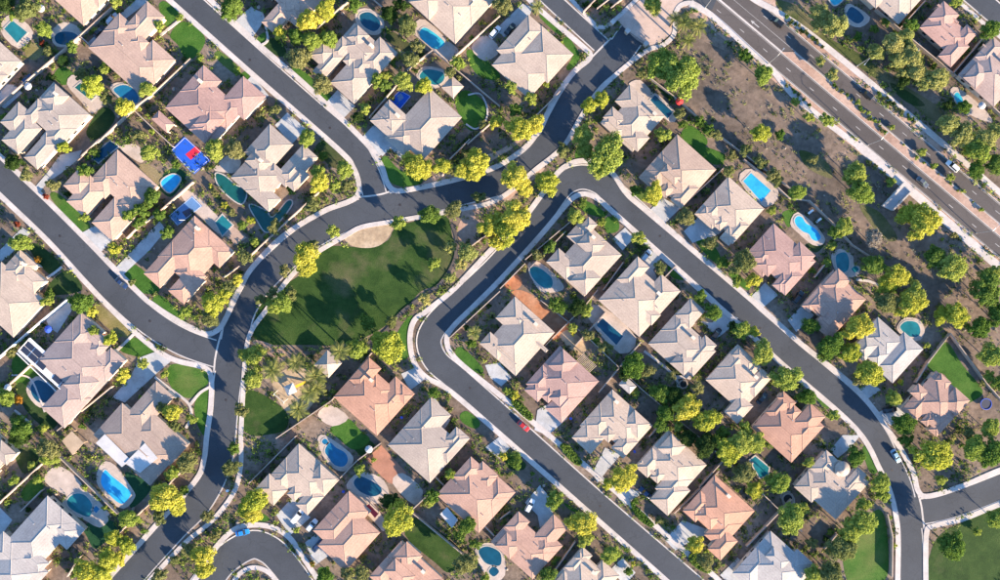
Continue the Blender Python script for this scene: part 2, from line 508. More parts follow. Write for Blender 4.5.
# occupancy rasters in photo pixels (used only to keep scattered plants off roads, roofs and water)
OCC = np.zeros((640, 1080), bool); ROADM = np.zeros((640, 1080), bool)
def paint(mask, poly, val=True):
    xs = [p[0] for p in poly]; ys = [p[1] for p in poly]
    x0 = max(int(min(xs)) - 1, -40); x1 = min(int(max(xs)) + 2, 1040); y0 = max(int(min(ys)) - 1, -30); y1 = min(int(max(ys)) + 2, 610)
    if x1 <= x0 or y1 <= y0: return
    X, Y = np.meshgrid(np.arange(x0, x1), np.arange(y0, y1)); m = inside(poly, X + 0.01, Y + 0.013)
    mask[y0 + 30:y1 + 30, x0 + 40:x1 + 40][m] = val
def hit(mask, px, py):
    i, j = int(py) + 30, int(px) + 40
    return 0 <= i < 640 and 0 <= j < 1080 and mask[i, j]
# ---------------------------------------------------------------- materials
MAT = {}
def srgb(c): return tuple((x / 12.92 if x <= .04045 else ((x + .055) / 1.055) ** 2.4) for x in c)
class NT:
    def __init__(s, name):
        s.m = bpy.data.materials.new(name); s.m.use_nodes = True; s.t = s.m.node_tree; s.n = s.t.nodes; s.b = s.n['Principled BSDF']
    def node(s, k, **kw):
        n = s.n.new(k)
        for a, b in kw.items():
            if a in n.inputs: n.inputs[a].default_value = b
            else: setattr(n, a, b)
        return n
    def link(s, a, b): s.t.links.new(a, b)
    def coord(s, kind='Object'): return s.node('ShaderNodeTexCoord').outputs[kind]
    def noise(s, vec, scale, detail=4, rough=0.6):
        n = s.node('ShaderNodeTexNoise'); n.inputs['Scale'].default_value = scale; n.inputs['Detail'].default_value = detail
        n.inputs['Roughness'].default_value = rough
        if vec is not None: s.link(vec, n.inputs['Vector'])
        return n.outputs['Fac']
    def ramp(s, fac, stops):
        r = s.node('ShaderNodeValToRGB'); e = r.color_ramp.elements
        while len(e) < len(stops): e.new(0.5)
        for x, (p, c) in zip(e, stops): x.position = p; x.color = (*c, 1)
        s.link(fac, r.inputs[0]); return r.outputs[0]
    def mix(s, fac, a, b, mode='MIX'):
        m = s.node('ShaderNodeMix', data_type='RGBA', blend_type=mode)
        for i, v in ((0, fac), (6, a), (7, b)):
            if hasattr(v, 'is_linked') or hasattr(v, 'links'): s.link(v, m.inputs[i])
            elif i == 0: m.inputs[0].default_value = v
            else: m.inputs[i].default_value = (*v, 1)
        return m.outputs[2]
    def math(s, op, a, b=0.0):
        m = s.node('ShaderNodeMath', operation=op)
        for i, v in ((0, a), (1, b)):
            if hasattr(v, 'links'): s.link(v, m.inputs[i])
            else: m.inputs[i].default_value = v
        return m.outputs[0]
    def bump(s, h, strength, dist):
        b = s.node('ShaderNodeBump'); b.inputs['Strength'].default_value = strength; b.inputs['Distance'].default_value = dist
        s.link(h, b.inputs['Height']); s.link(b.outputs[0], s.b.inputs['Normal'])
    def done(s, colour, rough=0.8, spec=0.3):
        if hasattr(colour, 'links'): s.link(colour, s.b.inputs['Base Color'])
        else: s.b.inputs['Base Color'].default_value = (*colour, 1)
        s.b.inputs['Roughness'].default_value = rough; s.b.inputs['Specular IOR Level'].default_value = spec
        return s.m
def world_co(t): return t.node('ShaderNodeNewGeometry').outputs['Position']
def scale3(c, k): return tuple(x * k for x in c)
def ground_mat(name, c1, c2, c3, s1=0.05, s2=0.9, bump=0.3, dark=0.75):
    t = NT(name); p = world_co(t)
    a = t.ramp(t.noise(p, s1, 6, 0.65), [(0.32, c1), (0.5, c2), (0.68, c3)])
    b = t.noise(p, s2, 5, 0.7)
    a = t.mix(1.0, a, t.ramp(b, [(0.3, (dark,) * 3), (0.7, (1.18,) * 3)]), 'MULTIPLY')
    t.bump(b, bump, 0.15)
    return t.done(a, 0.95, 0.1)
MAT['ground'] = ground_mat('yard_gravel', (.10, .075, .059), (.178, .132, .10), (.29, .222, .172), 0.045, 0.8, 0.5, 0.6)
MAT['wash'] = ground_mat('dry_wash_soil', (.085, .070, .058), (.165, .125, .098), (.28, .20, .15), 0.035, 0.5, 0.6, 0.55)
MAT['strip'] = ground_mat('pink_gravel', (.30, .19, .14), (.38, .25, .19), (.46, .33, .26), 0.08, 1.0, 0.3)
MAT['earth'] = ground_mat('orange_earth', (.26, .10, .05), (.36, .16, .085), (.42, .22, .13), 0.12, 0.7, 0.6)
MAT['sand'] = ground_mat('tan_earth', (.28, .20, .13), (.38, .28, .18), (.45, .35, .25), 0.12, 0.8, 0.4)
def grass(name, a, b, c, dry, dryamt=0.62):
    t = NT(name); p = world_co(t)
    x = t.ramp(t.noise(p, 0.16, 7, 0.75), [(0.33, a), (0.5, b), (0.66, c)])
    d = t.noise(p, 0.045, 5, 0.6)
    x = t.mix(t.ramp(d, [(dryamt - 0.07, (0, 0, 0)), (dryamt + 0.1, (1, 1, 1))]), x, dry)
    f = t.noise(p, 2.6, 3, 0.8)
    x = t.mix(1.0, x, t.ramp(f, [(0.25, (.62,) * 3), (0.75, (1.3,) * 3)]), 'MULTIPLY')
    t.bump(f, 0.9, 0.12)
    return t.done(x, 0.9, 0.15)
MAT['l'] = grass('lawn_grass', (.026, .075, .010), (.045, .115, .016), (.07, .14, .024), (.12, .145, .04), 0.62)
MAT['ld'] = grass('shade_tinted_lawn', (.014, .034, .010), (.024, .05, .013), (.04, .065, .02), (.09, .08, .04), 0.58)  # darker copy of the lawn grass, shade put into its colour
MAT['ly'] = grass('dry_grass', (.14, .125, .04), (.19, .16, .06), (.24, .19, .09), (.25, .2, .12), 0.55)
MAT['lf'] = grass('artificial_turf', (.012, .05, .022), (.016, .062, .026), (.022, .072, .03), (.02, .07, .03), 0.8)
MAT['lo'] = grass('verge_grass', (.035, .05, .016), (.06, .075, .022), (.10, .105, .035), (.17, .14, .08), 0.52)
MAT['lp'] = grass('park_grass', (.015, .038, .008), (.028, .060, .012), (.045, .078, .018), (.11, .10, .05), 0.61)  # the lower right lawn borrows this darker green; its shade sits in the colour
def concrete(name, c, stain=0.75, joints=0.0):
    t = NT(name); p = world_co(t)
    a = t.mix(1.0, c, t.ramp(t.noise(p, 0.22, 6, 0.7), [(0.3, (stain,) * 3), (0.7, (1.1,) * 3)]), 'MULTIPLY')
    f = t.noise(p, 3.0, 3, 0.7)
    a = t.mix(1.0, a, t.ramp(f, [(0.3, (.86,) * 3), (0.7, (1.08,) * 3)]), 'MULTIPLY')
    t.bump(f, 0.15, 0.05); return t.done(a, 0.85, 0.25)
MAT['walk'] = concrete('sidewalk_concrete', (.50, .445, .41))
MAT['d'] = concrete('driveway_concrete', (.42, .415, .41), 0.7)
MAT['k'] = concrete('patio_deck', (.47, .38, .32), 0.7)
MAT['kr'] = concrete('brick_red_paving', (.36, .17, .11), 0.75)
MAT['kw'] = concrete('weathered_deck_boards', (.38, .27, .21), 0.7)
MAT['kerb'] = concrete('kerb_concrete', (.50, .45, .41))
MAT['paver'] = concrete('plaza_pavers', (.47, .35, .29), 0.75)
MAT['coping'] = concrete('pool_coping', (.43, .38, .335), 0.8)
MAT['stucco'] = concrete('cream_stucco', (.60, .50, .40), 0.85)
MAT['stucco2'] = concrete('tan_stucco', (.50, .38, .29), 0.85)
MAT['block'] = concrete('block_wall', (.40, .31, .25), 0.8)
MAT['whitewall'] = concrete('white_painted_wall', (.72, .69, .66), 0.85)
MAT['stone'] = concrete('boulder_stone', (.36, .29, .24), 0.6)
def asphalt(name, c, bands=0.0):
    t = NT(name); p = world_co(t)
    a = t.mix(1.0, c, t.ramp(t.noise(p, 0.06, 6, 0.65), [(0.3, (.80,) * 3), (0.7, (1.15,) * 3)]), 'MULTIPLY')
    f = t.noise(p, 2.2, 4, 0.8)
    a = t.mix(1.0, a, t.ramp(f, [(0.3, (.85,) * 3), (0.7, (1.12,) * 3)]), 'MULTIPLY')
    v = t.node('ShaderNodeTexVoronoi', feature='DISTANCE_TO_EDGE'); v.inputs['Scale'].default_value = 0.10
    wv = t.node('ShaderNodeVectorMath', operation='ADD'); t.link(p, wv.inputs[0])
    nn = t.node('ShaderNodeTexNoise'); nn.inputs['Scale'].default_value = 0.3; t.link(p, nn.inputs['Vector'])
    sc_ = t.node('ShaderNodeVectorMath', operation='SCALE'); sc_.inputs['Scale'].default_value = 5.0; t.link(nn.outputs['Color'], sc_.inputs[0])
    t.link(sc_.outputs[0], wv.inputs[1]); t.link(wv.outputs[0], v.inputs['Vector'])
    a = t.mix(t.ramp(v.outputs['Distance'], [(0.0, (.45,) * 3), (0.016, (0, 0, 0))]), a, scale3(c, 0.55))
    t.bump(f, 0.2, 0.04); return t.done(a, 0.88, 0.25)
MAT['asphalt'] = asphalt('street_asphalt', (.054, .060, .070))
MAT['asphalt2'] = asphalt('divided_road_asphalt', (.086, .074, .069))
MAT['paint'] = concrete('road_paint', (.42, .40, .38), 0.7)
ROOFC = dict(cream=(.40, .318, .258), greige=(.38, .312, .262), peach=(.42, .29, .225), pink=(.39, .245, .205), salmon=(.42, .258, .195),
             terra=(.42, .235, .165), tan=(.38, .28, .22), blush=(.38, .28, .24), white=(.38, .345, .32))
def roof_mat(name, c):
    t = NT(name); p = t.coord(); g = world_co(t)
    oi = t.node('ShaderNodeObjectInfo').outputs['Random']
    a = t.mix(1.0, c, t.ramp(oi, [(0, (.90, .92, .95)), (1, (1.10, 1.07, 1.04))]), 'MULTIPLY')
    a = t.mix(1.0, a, t.ramp(t.noise(g, 0.14, 6, 0.7), [(0.3, (.80, .79, .80)), (0.7, (1.12, 1.12, 1.10))]), 'MULTIPLY')
    f = t.noise(g, 2.4, 2, 0.9)
    a = t.mix(1.0, a, t.ramp(f, [(0.3, (.80,) * 3), (0.7, (1.14,) * 3)]), 'MULTIPLY')
    # tile courses follow the contour lines of the slope
    s = t.node('ShaderNodeSeparateXYZ'); t.link(p, s.inputs[0])
    fr = t.math('FRACT', t.math('MULTIPLY', s.outputs[2], 6.5))
    a = t.mix(1.0, a, t.ramp(fr, [(0.0, (.89,) * 3), (0.3, (1.02,) * 3)]), 'MULTIPLY')
    t.bump(t.math('ADD', fr, t.math('MULTIPLY', f, 0.8)), 0.14, 0.08); return t.done(a, 0.85, 0.2)
for k, c in ROOFC.items():
    MAT['roof_' + k] = roof_mat(k + '_roof_tile', c)
    MAT['ridge_' + k] = concrete(k + '_ridge_tile', scale3(c, 0.90), 0.8)
def plain(name, c, rough=0.6, metal=0.0, spec=0.4, coat=0.0):
    t = NT(name); t.b.inputs['Metallic'].default_value = metal
    if coat: t.b.inputs['Coat Weight'].default_value = coat
    p = world_co(t)
    a = t.mix(1.0, c, t.ramp(t.noise(p, 1.5, 4, 0.7), [(0.3, (.9,) * 3), (0.7, (1.06,) * 3)]), 'MULTIPLY')
    return t.done(a, rough, spec)
MAT['glass'] = plain('dark_glass', (.02, .025, .03), 0.06, 0, 0.6)
MAT['frame'] = plain('window_frame', (.6, .57, .53), 0.6)
MAT['garage'] = plain('garage_door_paint', (.55, .47, .40), 0.7)
MAT['door'] = plain('door_wood', (.16, .08, .045), 0.6)
MAT['tyre'] = plain('tyre_rubber', (.02, .02, .02), 0.85)
MAT['rim'] = plain('alloy_rim', (.5, .5, .52), 0.35, 0.8)
MAT['lamp'] = plain('lamp_lens', (.75, .72, .68), 0.2)
MAT['tail'] = plain('tail_lens', (.4, .02, .02), 0.3)
MAT['metal'] = plain('galvanised_metal', (.42, .42, .42), 0.45, 0.6)
MAT['darkmetal'] = plain('dark_iron', (.04, .035, .035), 0.6, 0.3)
MAT['white'] = plain('white_plastic', (.75, .74, .72), 0.5)
MAT['panel'] = plain('solar_cell', (.025, .03, .05), 0.25, 0, 0.5)
MAT['flat_roof'] = concrete('flat_roof_coating', (.50, .43, .37), 0.75)
MAT['canvas'] = concrete('pale_canvas', (.46, .44, .43), 0.85)
MAT['red_cloth'] = plain('red_canvas', (.55, .03, .03), 0.8)
MAT['blue_cloth'] = plain('blue_canvas', (.03, .08, .40), 0.8)
MAT['wood'] = concrete('weathered_timber', (.42, .31, .21), 0.7)
MAT['bark'] = concrete('tree_bark', (.12, .085, .06), 0.6)
MAT['palmbark'] = concrete('palm_bark', (.22, .16, .11), 0.6)
MAT['trampoline'] = plain('trampoline_mat', (.02, .025, .05), 0.7)
MAT['court_blue'] = concrete('blue_court_surface', (.015, .09, .46), 0.9)
MAT['court_red'] = concrete('red_court_surface', (.50, .02, .05), 0.9)
MAT['court_slate'] = concrete('slate_blue_court_surface', (.10, .20, .38), 0.85)
MAT['court_dark'] = concrete('dark_court_key', (.07, .06, .09), 0.9)
MAT['bin_blue'] = plain('blue_bin_plastic', (.03, .08, .45), 0.5)
POOLC = dict(teal=(.010, .095, .110), deep=(.005, .042, .072), green=(.006, .055, .050), blue=(.008, .085, .16), bright=(.02, .23, .40), aqua=(.025, .24, .30))
def water(name, c):
    t = NT(name); p = world_co(t)
    a = t.mix(1.0, c, t.ramp(t.noise(p, 0.35, 4, 0.6), [(0.3, (.78,) * 3), (0.7, (1.25,) * 3)]), 'MULTIPLY')
    t.bump(t.noise(p, 1.6, 3, 0.5), 0.12, 0.05); return t.done(a, 0.06, 0.45)
for k, c in POOLC.items(): c = scale3(c, 1.45); MAT['water_' + k] = water(k + '_pool_water', c)
LEAF = dict(yellow=((.22, .225, .03), (.39, .395, .06), (.54, .52, .13)), lime=((.13, .17, .03), (.26, .315, .065), (.40, .44, .12)),
            green=((.06, .105, .02), (.12, .19, .038), (.21, .29, .07)), dark=((.020, .042, .012), (.045, .078, .022), (.09, .13, .036)),
            olive=((.10, .11, .04), (.19, .20, .075), (.31, .305, .13)), pale=((.18, .185, .06), (.32, .32, .105), (.47, .455, .19)),
            grey=((.18, .165, .13), (.27, .245, .20), (.36, .33, .27)), red=((.12, .03, .02), (.22, .05, .03), (.28, .10, .06)),
            orange=((.22, .11, .02), (.36, .19, .03), (.42, .28, .06)), palm=((.085, .10, .03), (.18, .195, .06), (.32, .30, .12)),
            agave=((.07, .085, .05), (.12, .14, .085), (.19, .205, .13)))
def leaf_mat(name, cs):
    t = NT(name); p = t.coord(); oi = t.node('ShaderNodeObjectInfo').outputs['Random']
    g = world_co(t)
    a = t.ramp(t.noise(g, 0.9, 5, 0.75), [(0.28, cs[0]), (0.5, cs[1]), (0.72, cs[2])])
    a = t.mix(1.0, a, t.ramp(oi, [(0, (.80, .88, .8)), (1, (1.15, 1.06, 1.1))]), 'MULTIPLY')
    d = t.node('ShaderNodeBsdfDiffuse'); tr = t.node('ShaderNodeBsdfTranslucent'); mx = t.node('ShaderNodeMixShader')
    t.link(a, d.inputs[0]); t.link(a, tr.inputs[0]); mx.inputs[0].default_value = 0.42
    t.link(d.outputs[0], mx.inputs[1]); t.link(tr.outputs[0], mx.inputs[2])
    out = [n for n in t.n if n.type == 'OUTPUT_MATERIAL'][0]; t.link(mx.outputs[0], out.inputs[0]); t.n.remove(t.b)
    return t.m
for k, c in LEAF.items(): c = tuple(scale3(x, 1.18) for x in c); MAT['leaf_' + k] = leaf_mat(k + '_foliage', c)

# ---------------------------------------------------------------- ground
GX, GY = 700, 500
n = 36
gv = [(-GX + 2 * GX * i / n, -GY + 2 * GY * j / n, 0.0) for j in range(n + 1) for i in range(n + 1)]
gf = [(j * (n + 1) + i, j * (n + 1) + i + 1, (j + 1) * (n + 1) + i + 1, (j + 1) * (n + 1) + i) for j in range(n) for i in range(n)]
tag(obj('ground', gv, gf, MAT['ground']), kind='structure')
ZC = {}
def sheet(name, poly, mat, zbase, sm=0, kind='structure', occ=True, step=0.004, cyc=6, parent=None):
    """flat sheet from a photo-pixel polygon; alike sheets cycle through heights 4 mm apart"""
    if sm: poly = smooth_closed(poly, sm)
    i = ZC.get(zbase, 0); ZC[zbase] = i + 1
    z = zbase + (i % cyc) * step
    p = ccw([W(*q) for q in poly])
    cx = sum(q[0] for q in p) / len(p); cy = sum(q[1] for q in p) / len(p)
    o = obj(name, [(x - cx, y - cy, 0) for x, y in p], [tuple(range(len(p)))], mat, parent)
    o.location = (cx, cy, z)
    if parent is None: tag(o, kind=kind)
    if occ: paint(OCC, poly)
    return o
wash = [(696, 38), (735, 55), (770, 85), (800, 112), (860, 158), (1010, 290), (1010, 520), (985, 460), (960, 400), (945, 335), (905, 292), (868, 258), (832, 226), (806, 202), (760, 170), (717, 137), (690, 112), (672, 97), (650, 72), (672, 48)]
sheet('dry_wash', wash, MAT['wash'], 0.006, occ=False)
park = [(253, 335), (258, 310), (275, 290), (300, 275), (315, 255), (322, 247), (345, 246), (370, 248), (388, 240), (395, 228), (412, 222), (445, 215), (452, 235), (455, 250), (450, 270), (437, 285), (420, 292), (400, 315), (370, 335), (340, 345), (310, 345), (280, 345), (262, 345)]
sheet('park_lawn', park, MAT['lp'], 0.012, 3, occ=True)
sheet('gravel_bed', [(345, 235), (367, 225), (390, 225), (392, 231), (382, 244), (367, 248), (350, 245)], MAT['sand'], 0.024, 4)
sheet('play_area', [(272, 382), (290, 368), (312, 372), (318, 392), (305, 412), (285, 410)], MAT['sand'], 0.020, 4)
sheet('gravel_bed', [(252, 340), (268, 343), (285, 352), (282, 360), (262, 352)], MAT['strip'], 0.024, 3, occ=False)
for pp in ([(450, 192), (500, 178), (545, 168), (520, 190), (500, 210), (470, 250), (455, 255), (455, 235), (462, 212)], [(410, 195), (440, 186), (470, 172), (510, 150), (528, 132), (500, 150), (470, 160), (430, 178)]):
    sheet('gravel_bed', pp, MAT['strip'], 0.024, 3, occ=False)

# ---------------------------------------------------------------- roads
ROADS = {}
def road(name, pts, width, mat, z):
    p = smooth_open(pts, 6); L, Rr = ribbon(p, width / 2, width / 2)
    ROADS[name + str(z)] = (p, width)
    v = [(*W(*q), z) for q in L] + [(*W(*q), z) for q in Rr]; k = len(p)
    o = obj(name, v, [(k + i, k + i + 1, i + 1, i) for i in range(k - 1)], mat); tag(o, kind='structure')
    for i in range(k - 1):
        q = [L[i], L[i + 1], Rr[i + 1], Rr[i]]; paint(OCC, q); paint(ROADM, q)
    return o, p
AS = MAT['asphalt']
road_list = [
 ('street', [(-40, 138), (0, 176), (60, 234), (114, 290), (150, 322), (185, 343), (226, 357)], 27, 0.048),
 ('street', [(150, -35), (187, 0), (250, 57), (310, 110), (350, 145), (364, 165), (373, 188), (379, 212)], 24, 0.052),
 ('collector_road', [(643, 20), (630, 37), (617, 54), (592, 75), (575, 97), (562, 120), (549, 144), (519, 167), (500, 181), (462, 191), (425, 200), (375, 210), (350, 216), (312, 235), (275, 266), (252, 292), (240, 315), (235, 340), (230, 365), (225, 402), (222, 435), (219, 458), (211, 480), (196, 505), (175, 526), (142, 562), (125, 582), (95, 615)], 28, 0.056),
 ('street', [(532, -20), (552, 0), (602, 46)], 18, 0.060),
 ('loop_street', [(700, 594), (685, 580), (600, 507), (525, 440), (500, 417), (457, 379), (437, 362), (429, 345), (432, 331), (445, 315), (472, 291), (500, 264), (532, 227), (552, 198), (565, 183), (582, 177), (600, 182), (615, 195), (640, 217), (722, 290), (750, 318), (800, 361), (850, 404), (874, 435), (887, 460), (899, 485), (905, 510), (910, 535), (912, 580), (912, 612)], 25, 0.064),
 ('side_street', [(906, 514), (930, 510), (955, 504), (1000, 487), (1045, 468)], 26, 0.068),
 ('cul_de_sac', [(185, 612), (207, 582), (225, 560), (250, 545), (268, 549), (282, 562), (297, 582), (315, 612)], 29, 0.072),
 ('street', [(950, -25), (975, -4), (1005, 22), (1030, 45)], 22, 0.048),
]
RO = []
for nm, pts, wd, z in road_list: RO.append(road(nm, pts, wd, AS, z))
for poly in ([(196, 338), (210, 338), (222, 330), (229, 316), (238, 350), (216, 382), (210, 370), (192, 361)],
             [(356, 176), (358, 194), (346, 206), (378, 216), (412, 192), (395, 191), (386, 180)],
             [(900, 478), (917, 491), (932, 496), (934, 525), (924, 538), (908, 534)],
             [(566, 176), (590, 165), (600, 178), (580, 200), (566, 196)]):
    sheet('road_corner', poly, AS, 0.020, 0, occ=True); paint(ROADM, poly)
# divided road: straight carriageways along one direction
def DL(x145, y): return (x145 + (y - 145) / 0.84, y)
def strip(name, xa, xb, ya, yb, mat, z, kind='structure', occ=True, thick=0.0, parent=None):
    q = [DL(xa, ya), DL(xb, ya), DL(xb, yb), DL(xa, yb)]
    m = MB(); p = ccw([W(*a) for a in q])
    if thick: m.quadbox(p, z - thick, z)
    else: m.v = [(x, y, z) for x, y in p]; m.f = [(0, 1, 2, 3)]
    o = m.build(name, mat, parent)
    if parent is None: tag(o, kind=kind)
    if occ: paint(OCC, q); paint(ROADM, q)
    return o
strip('gravel_strip', 850, 865, -40, 320, MAT['strip'], 0.016, occ=False)
strip('gravel_strip', 930, 947, -40, 320, MAT['strip'], 0.016, occ=False)
dr1 = strip('divided_road', 865, 891, -60, 330, MAT['asphalt2'], 0.030)
dr2 = strip('divided_road', 905, 930, -60, 330, MAT['asphalt2'], 0.030)
strip('divided_road', 893.5, 905, -60, 52, MAT['asphalt2'], 0.030)
strip('median', 891, 893.5, -60, 52, MAT['walk'], 0.13, thick=0.13)
strip('median', 891, 905, 52, 330, MAT['strip'], 0.12, thick=0.12)
for xa, z in ((864.2, .14), (890.6, .145), (904.4, .145), (929.6, .14)):
    strip('kerb', xa, xa + 1.1, -60 if xa not in (904.4,) else 52, 330, MAT['kerb'], z, thick=z)
dashm = {}
def dash(par, x145, y, L=5.5, wd=0.42):
    q = [DL(x145 - wd, y), DL(x145 + wd, y), DL(x145 + wd, y + L * .643), DL(x145 - wd, y + L * .643)]
    p = ccw([W(*a) for a in q]); cx, cy = p[0]
    key = (round(L), round(wd, 2))
    if key not in dashm: dashm[key] = mesh('lane_dash', [(a - cx, b - cy, 0) for a, b in p], [(0, 1, 2, 3)], [MAT['paint']])
    o = new_obj('lane_dash', dashm[key], par); o.location = (cx, cy, 0.036)
y = -10
while y < 300:
    dash(dr1, 878, y); dash(dr2, 917.5, y + 6); y += 19.5
for x145, par in ((866.6, dr1), (889.4, dr1), (906.6, dr2), (928.4, dr2)):
    strip('edge_line', x145 - .25, x145 + .25, -60, 330, MAT['paint'], 0.036, occ=False, parent=par)
# left-turn arrow in the turning lane
ar = MB(); c0 = DL(899, 24); u40 = Vector((0.766, -0.643)); n40 = Vector((0.643, 0.766)); A0 = Vector(W(*c0))
def au(a, b): q = A0 + u40 * a + n40 * b; return (q.x, q.y)
ar.v = [(*au(*q), 0.037) for q in ((1.8, -.15), (1.8, .15), (-.6, .15), (-.6, .55), (-1.9, 0), (-.6, -.55), (-.6, -.15))]; ar.f = [tuple(range(7))[::-1]]
ar.build('turn_arrow', MAT['paint'], dr2)
# plaza of pavers at the gate
plaza = [(617, 20), (640, 0), (652, -12), (692, -12), (680, 4), (672, 15), (672, 33), (660, 43), (647, 47), (634, 38)]
sheet('gate_plaza', plaza, MAT['paver'], 0.082, 0); paint(ROADM, plaza)
sheet('entry_road', [(660, -30), (700, -40), (725, -20), (712, 10), (690, 2), (676, 10), (668, 0)], AS, 0.078, 0)
for p in ([(222, 331), (218, 345), (215, 360), (214, 373)], [(358, 197), (370, 196), (382, 194), (394, 190)], [(917, 491), (921, 505), (923, 520), (925, 534)], [(591, 58), (600, 49), (611, 38)]):
    L, Rr = ribbon(smooth_open(p, 5), .9, .9); sheet('valley_gutter', L + Rr[::-1], MAT['kerb'], 0.084, 0)
# ---------------------------------------------------------------- kerbs and sidewalks
def kerbs(p, wd, own):
    for side in (1, -1):
        L, _ = ribbon(p, side * (wd / 2 + 0.3), 0); O, _ = ribbon(p, side * (wd / 2 - 0.9), 0)
        run = []
        def flush():
            if len(run) > 2:
                m = MB(); k = len(run)
                z0, z1 = 0.0, 0.125
                for a, b in run:
                    A = W(*a); B = W(*b); m.v += [(*B, z0), (*B, z1 - .03), (*A, z1), (*A, z0)]
                for i in range(k - 1):
                    for j in range(3):
                        q = (4 * i + j, 4 * i + 4 + j, 4 * i + 5 + j, 4 * i + 1 + j); m.f.append(q if side < 0 else q[::-1])
                tag(m.build('kerb', MAT['kerb']), kind='structure')
            run.clear()
        for i, (a, b) in enumerate(zip(L, O)):
            bad = False
            for rn, rp, rw, rz in own:
                d = min((q[0] - a[0]) ** 2 + (q[1] - a[1]) ** 2 for q in rp)
                if d < (rw / 2 + 1.5) ** 2: bad = True; break
            if inside(plaza, np.array(a[0]), np.array(a[1])): bad = True
            if bad: flush()
            else: run.append((a, b))
        flush()
def dense(p, st=2.0):
    o = []
    for a, b in zip(p[:-1], p[1:]):
        k = max(1, int(math.dist(a, b) / st))
        o += [(a[0] + (b[0] - a[0]) * i / k, a[1] + (b[1] - a[1]) * i / k) for i in range(k)]
    return o + [p[-1]]
DEN = [(nm, dense(RO[i][1]), wd, z) for i, (nm, pts, wd, z) in enumerate(road_list)]
for i, (nm, dp, wd, z) in enumerate(DEN):
    kerbs(dp, wd, [d for j, d in enumerate(DEN) if j != i])
def walk(pts, wd, name='sidewalk', z=0.15, mat=None, sm=6):
    p = smooth_open(pts, sm) if sm else pts; L, Rr = ribbon(p, wd / 2, wd / 2); m = MB(); k = len(p)
    for a, b in zip(L, Rr):
        A = W(*a); B = W(*b); m.v += [(*A, 0), (*A, z), (*B, z), (*B, 0)]
    for i in range(k - 1):
        for j in range(3): m.f.append((4 * i + 1 + j, 4 * i + 5 + j, 4 * i + 4 + j, 4 * i + j))
    m.f += [(3, 2, 1, 0), (4 * k - 4, 4 * k - 3, 4 * k - 2, 4 * k - 1)]
    tag(m.build(name, mat or MAT['walk']), kind='structure')
    for i in range(k - 1): paint(OCC, [L[i], L[i + 1], Rr[i + 1], Rr[i]])
ZW = [0.150]
def sw(pts, wd=5.2, **k): ZW[0] += 0.004; walk(pts, wd, z=ZW[0], **k)
sw([(-30, 128), (0, 156), (60, 213), (136, 290), (155, 306), (175, 319), (192, 328), (207, 334), (219, 329), (226, 318), (233, 303), (241, 287), (252, 268), (282, 237), (322, 212), (348, 202), (357, 196), (359, 185), (353, 167), (337, 148), (250, 72), (167, -2), (140, -26)])
sw([(-30, 166), (0, 195), (48, 241), (93, 290), (135, 332), (160, 352), (178, 361), (203, 367), (211, 376), (211, 405), (207, 435), (204, 460), (196, 480), (160, 521), (107, 580), (78, 612)])
sw([(180, -28), (206, -4), (250, 37), (310, 89), (366, 143), (381, 165), (387, 182), (394, 190), (407, 190), (450, 181), (485, 171), (505, 162), (528, 145), (543, 122), (556, 96), (574, 72), (588, 60), (590, 54), (582, 46), (540, 10), (515, -15)])
sw([(558, -15), (592, 22), (600, 27), (610, 24), (638, -2), (650, -14)], 4)
sw([(712, 15), (700, 7), (690, 3), (680, 6), (675, 16), (674, 34), (663, 45), (648, 50), (625, 67), (598, 92), (581, 117), (566, 143), (553, 156), (535, 170), (512, 190), (490, 203), (462, 209), (425, 216), (390, 222), (362, 227), (345, 236), (312, 256), (287, 281), (267, 309), (252, 330), (246, 352), (243, 395), (241, 435), (241, 465), (235, 490), (220, 512), (205, 527), (185, 543), (150, 580), (120, 614)], 4.6)
sw([(1040, 458), (1000, 470), (962, 486), (929, 496), (918, 491), (912, 470), (892, 436), (857, 390), (800, 343), (748, 297), (650, 214), (627, 194), (613, 174), (597, 163), (580, 161), (566, 166), (555, 176), (540, 197), (522, 220), (490, 251), (455, 288), (428, 310), (414, 321), (410, 340), (414, 362), (426, 377), (450, 391), (500, 434), (575, 500), (650, 566), (695, 606)])
sw([(740, 600), (712, 574), (685, 551), (600, 478), (540, 428), (500, 395), (458, 361), (447, 343), (452, 328), (475, 305), (500, 280), (540, 236), (566, 205), (576, 196), (586, 194), (598, 199), (613, 212), (700, 290), (750, 334), (782, 364), (855, 428), (880, 470), (890, 492), (896, 517), (898, 542), (897, 600)])
sw([(1040, 490), (1000, 504), (962, 519), (934, 526), (926, 536), (926, 604)])
sw([(180, 600), (197, 577), (214, 550), (232, 531), (250, 525), (272, 527), (290, 538), (303, 557), (320, 582), (338, 604)])
sw([(228, 600), (236, 578), (250, 568), (265, 570), (276, 581), (286, 604)], 4.6)
sw([(690, 4), (712, 16), (750, 50), (772, 70), (792, 94), (817, 115), (862, 149)], 6)
sw([(858, 145), (1000, 268), (1040, 303)], 8.5)
sw([(735, -15), (755, 0), (782, 15), (825, 46), (942, 143), (1000, 193), (1040, 227)], 6)
sw([(950, -5), (968, 10), (985, 25), (1010, 45)], 4)
sw([(452, 224), (457, 240), (454, 262), (440, 284), (421, 298), (402, 312), (387, 330), (370, 342), (345, 348), (320, 352)], 3.4, name='park_path', mat=MAT['asphalt2'])  # dark asphalt tone puts the shade on the path into its colour
sw([(155, 377), (172, 390), (189, 404), (191, 417), (186, 428)], 2.6, name='garden_path')
sw([(190, 405), (200, 393), (210, 387)], 2.6, name='garden_path')
sw([(115, 352), (124, 344), (134, 334)], 2.6, name='garden_path')
sw([(160, 36), (170, 28), (184, 17)], 2.4, name='garden_path')
sw([(644, 351), (660, 363), (675, 377), (678, 388)], 2.6, name='garden_path')
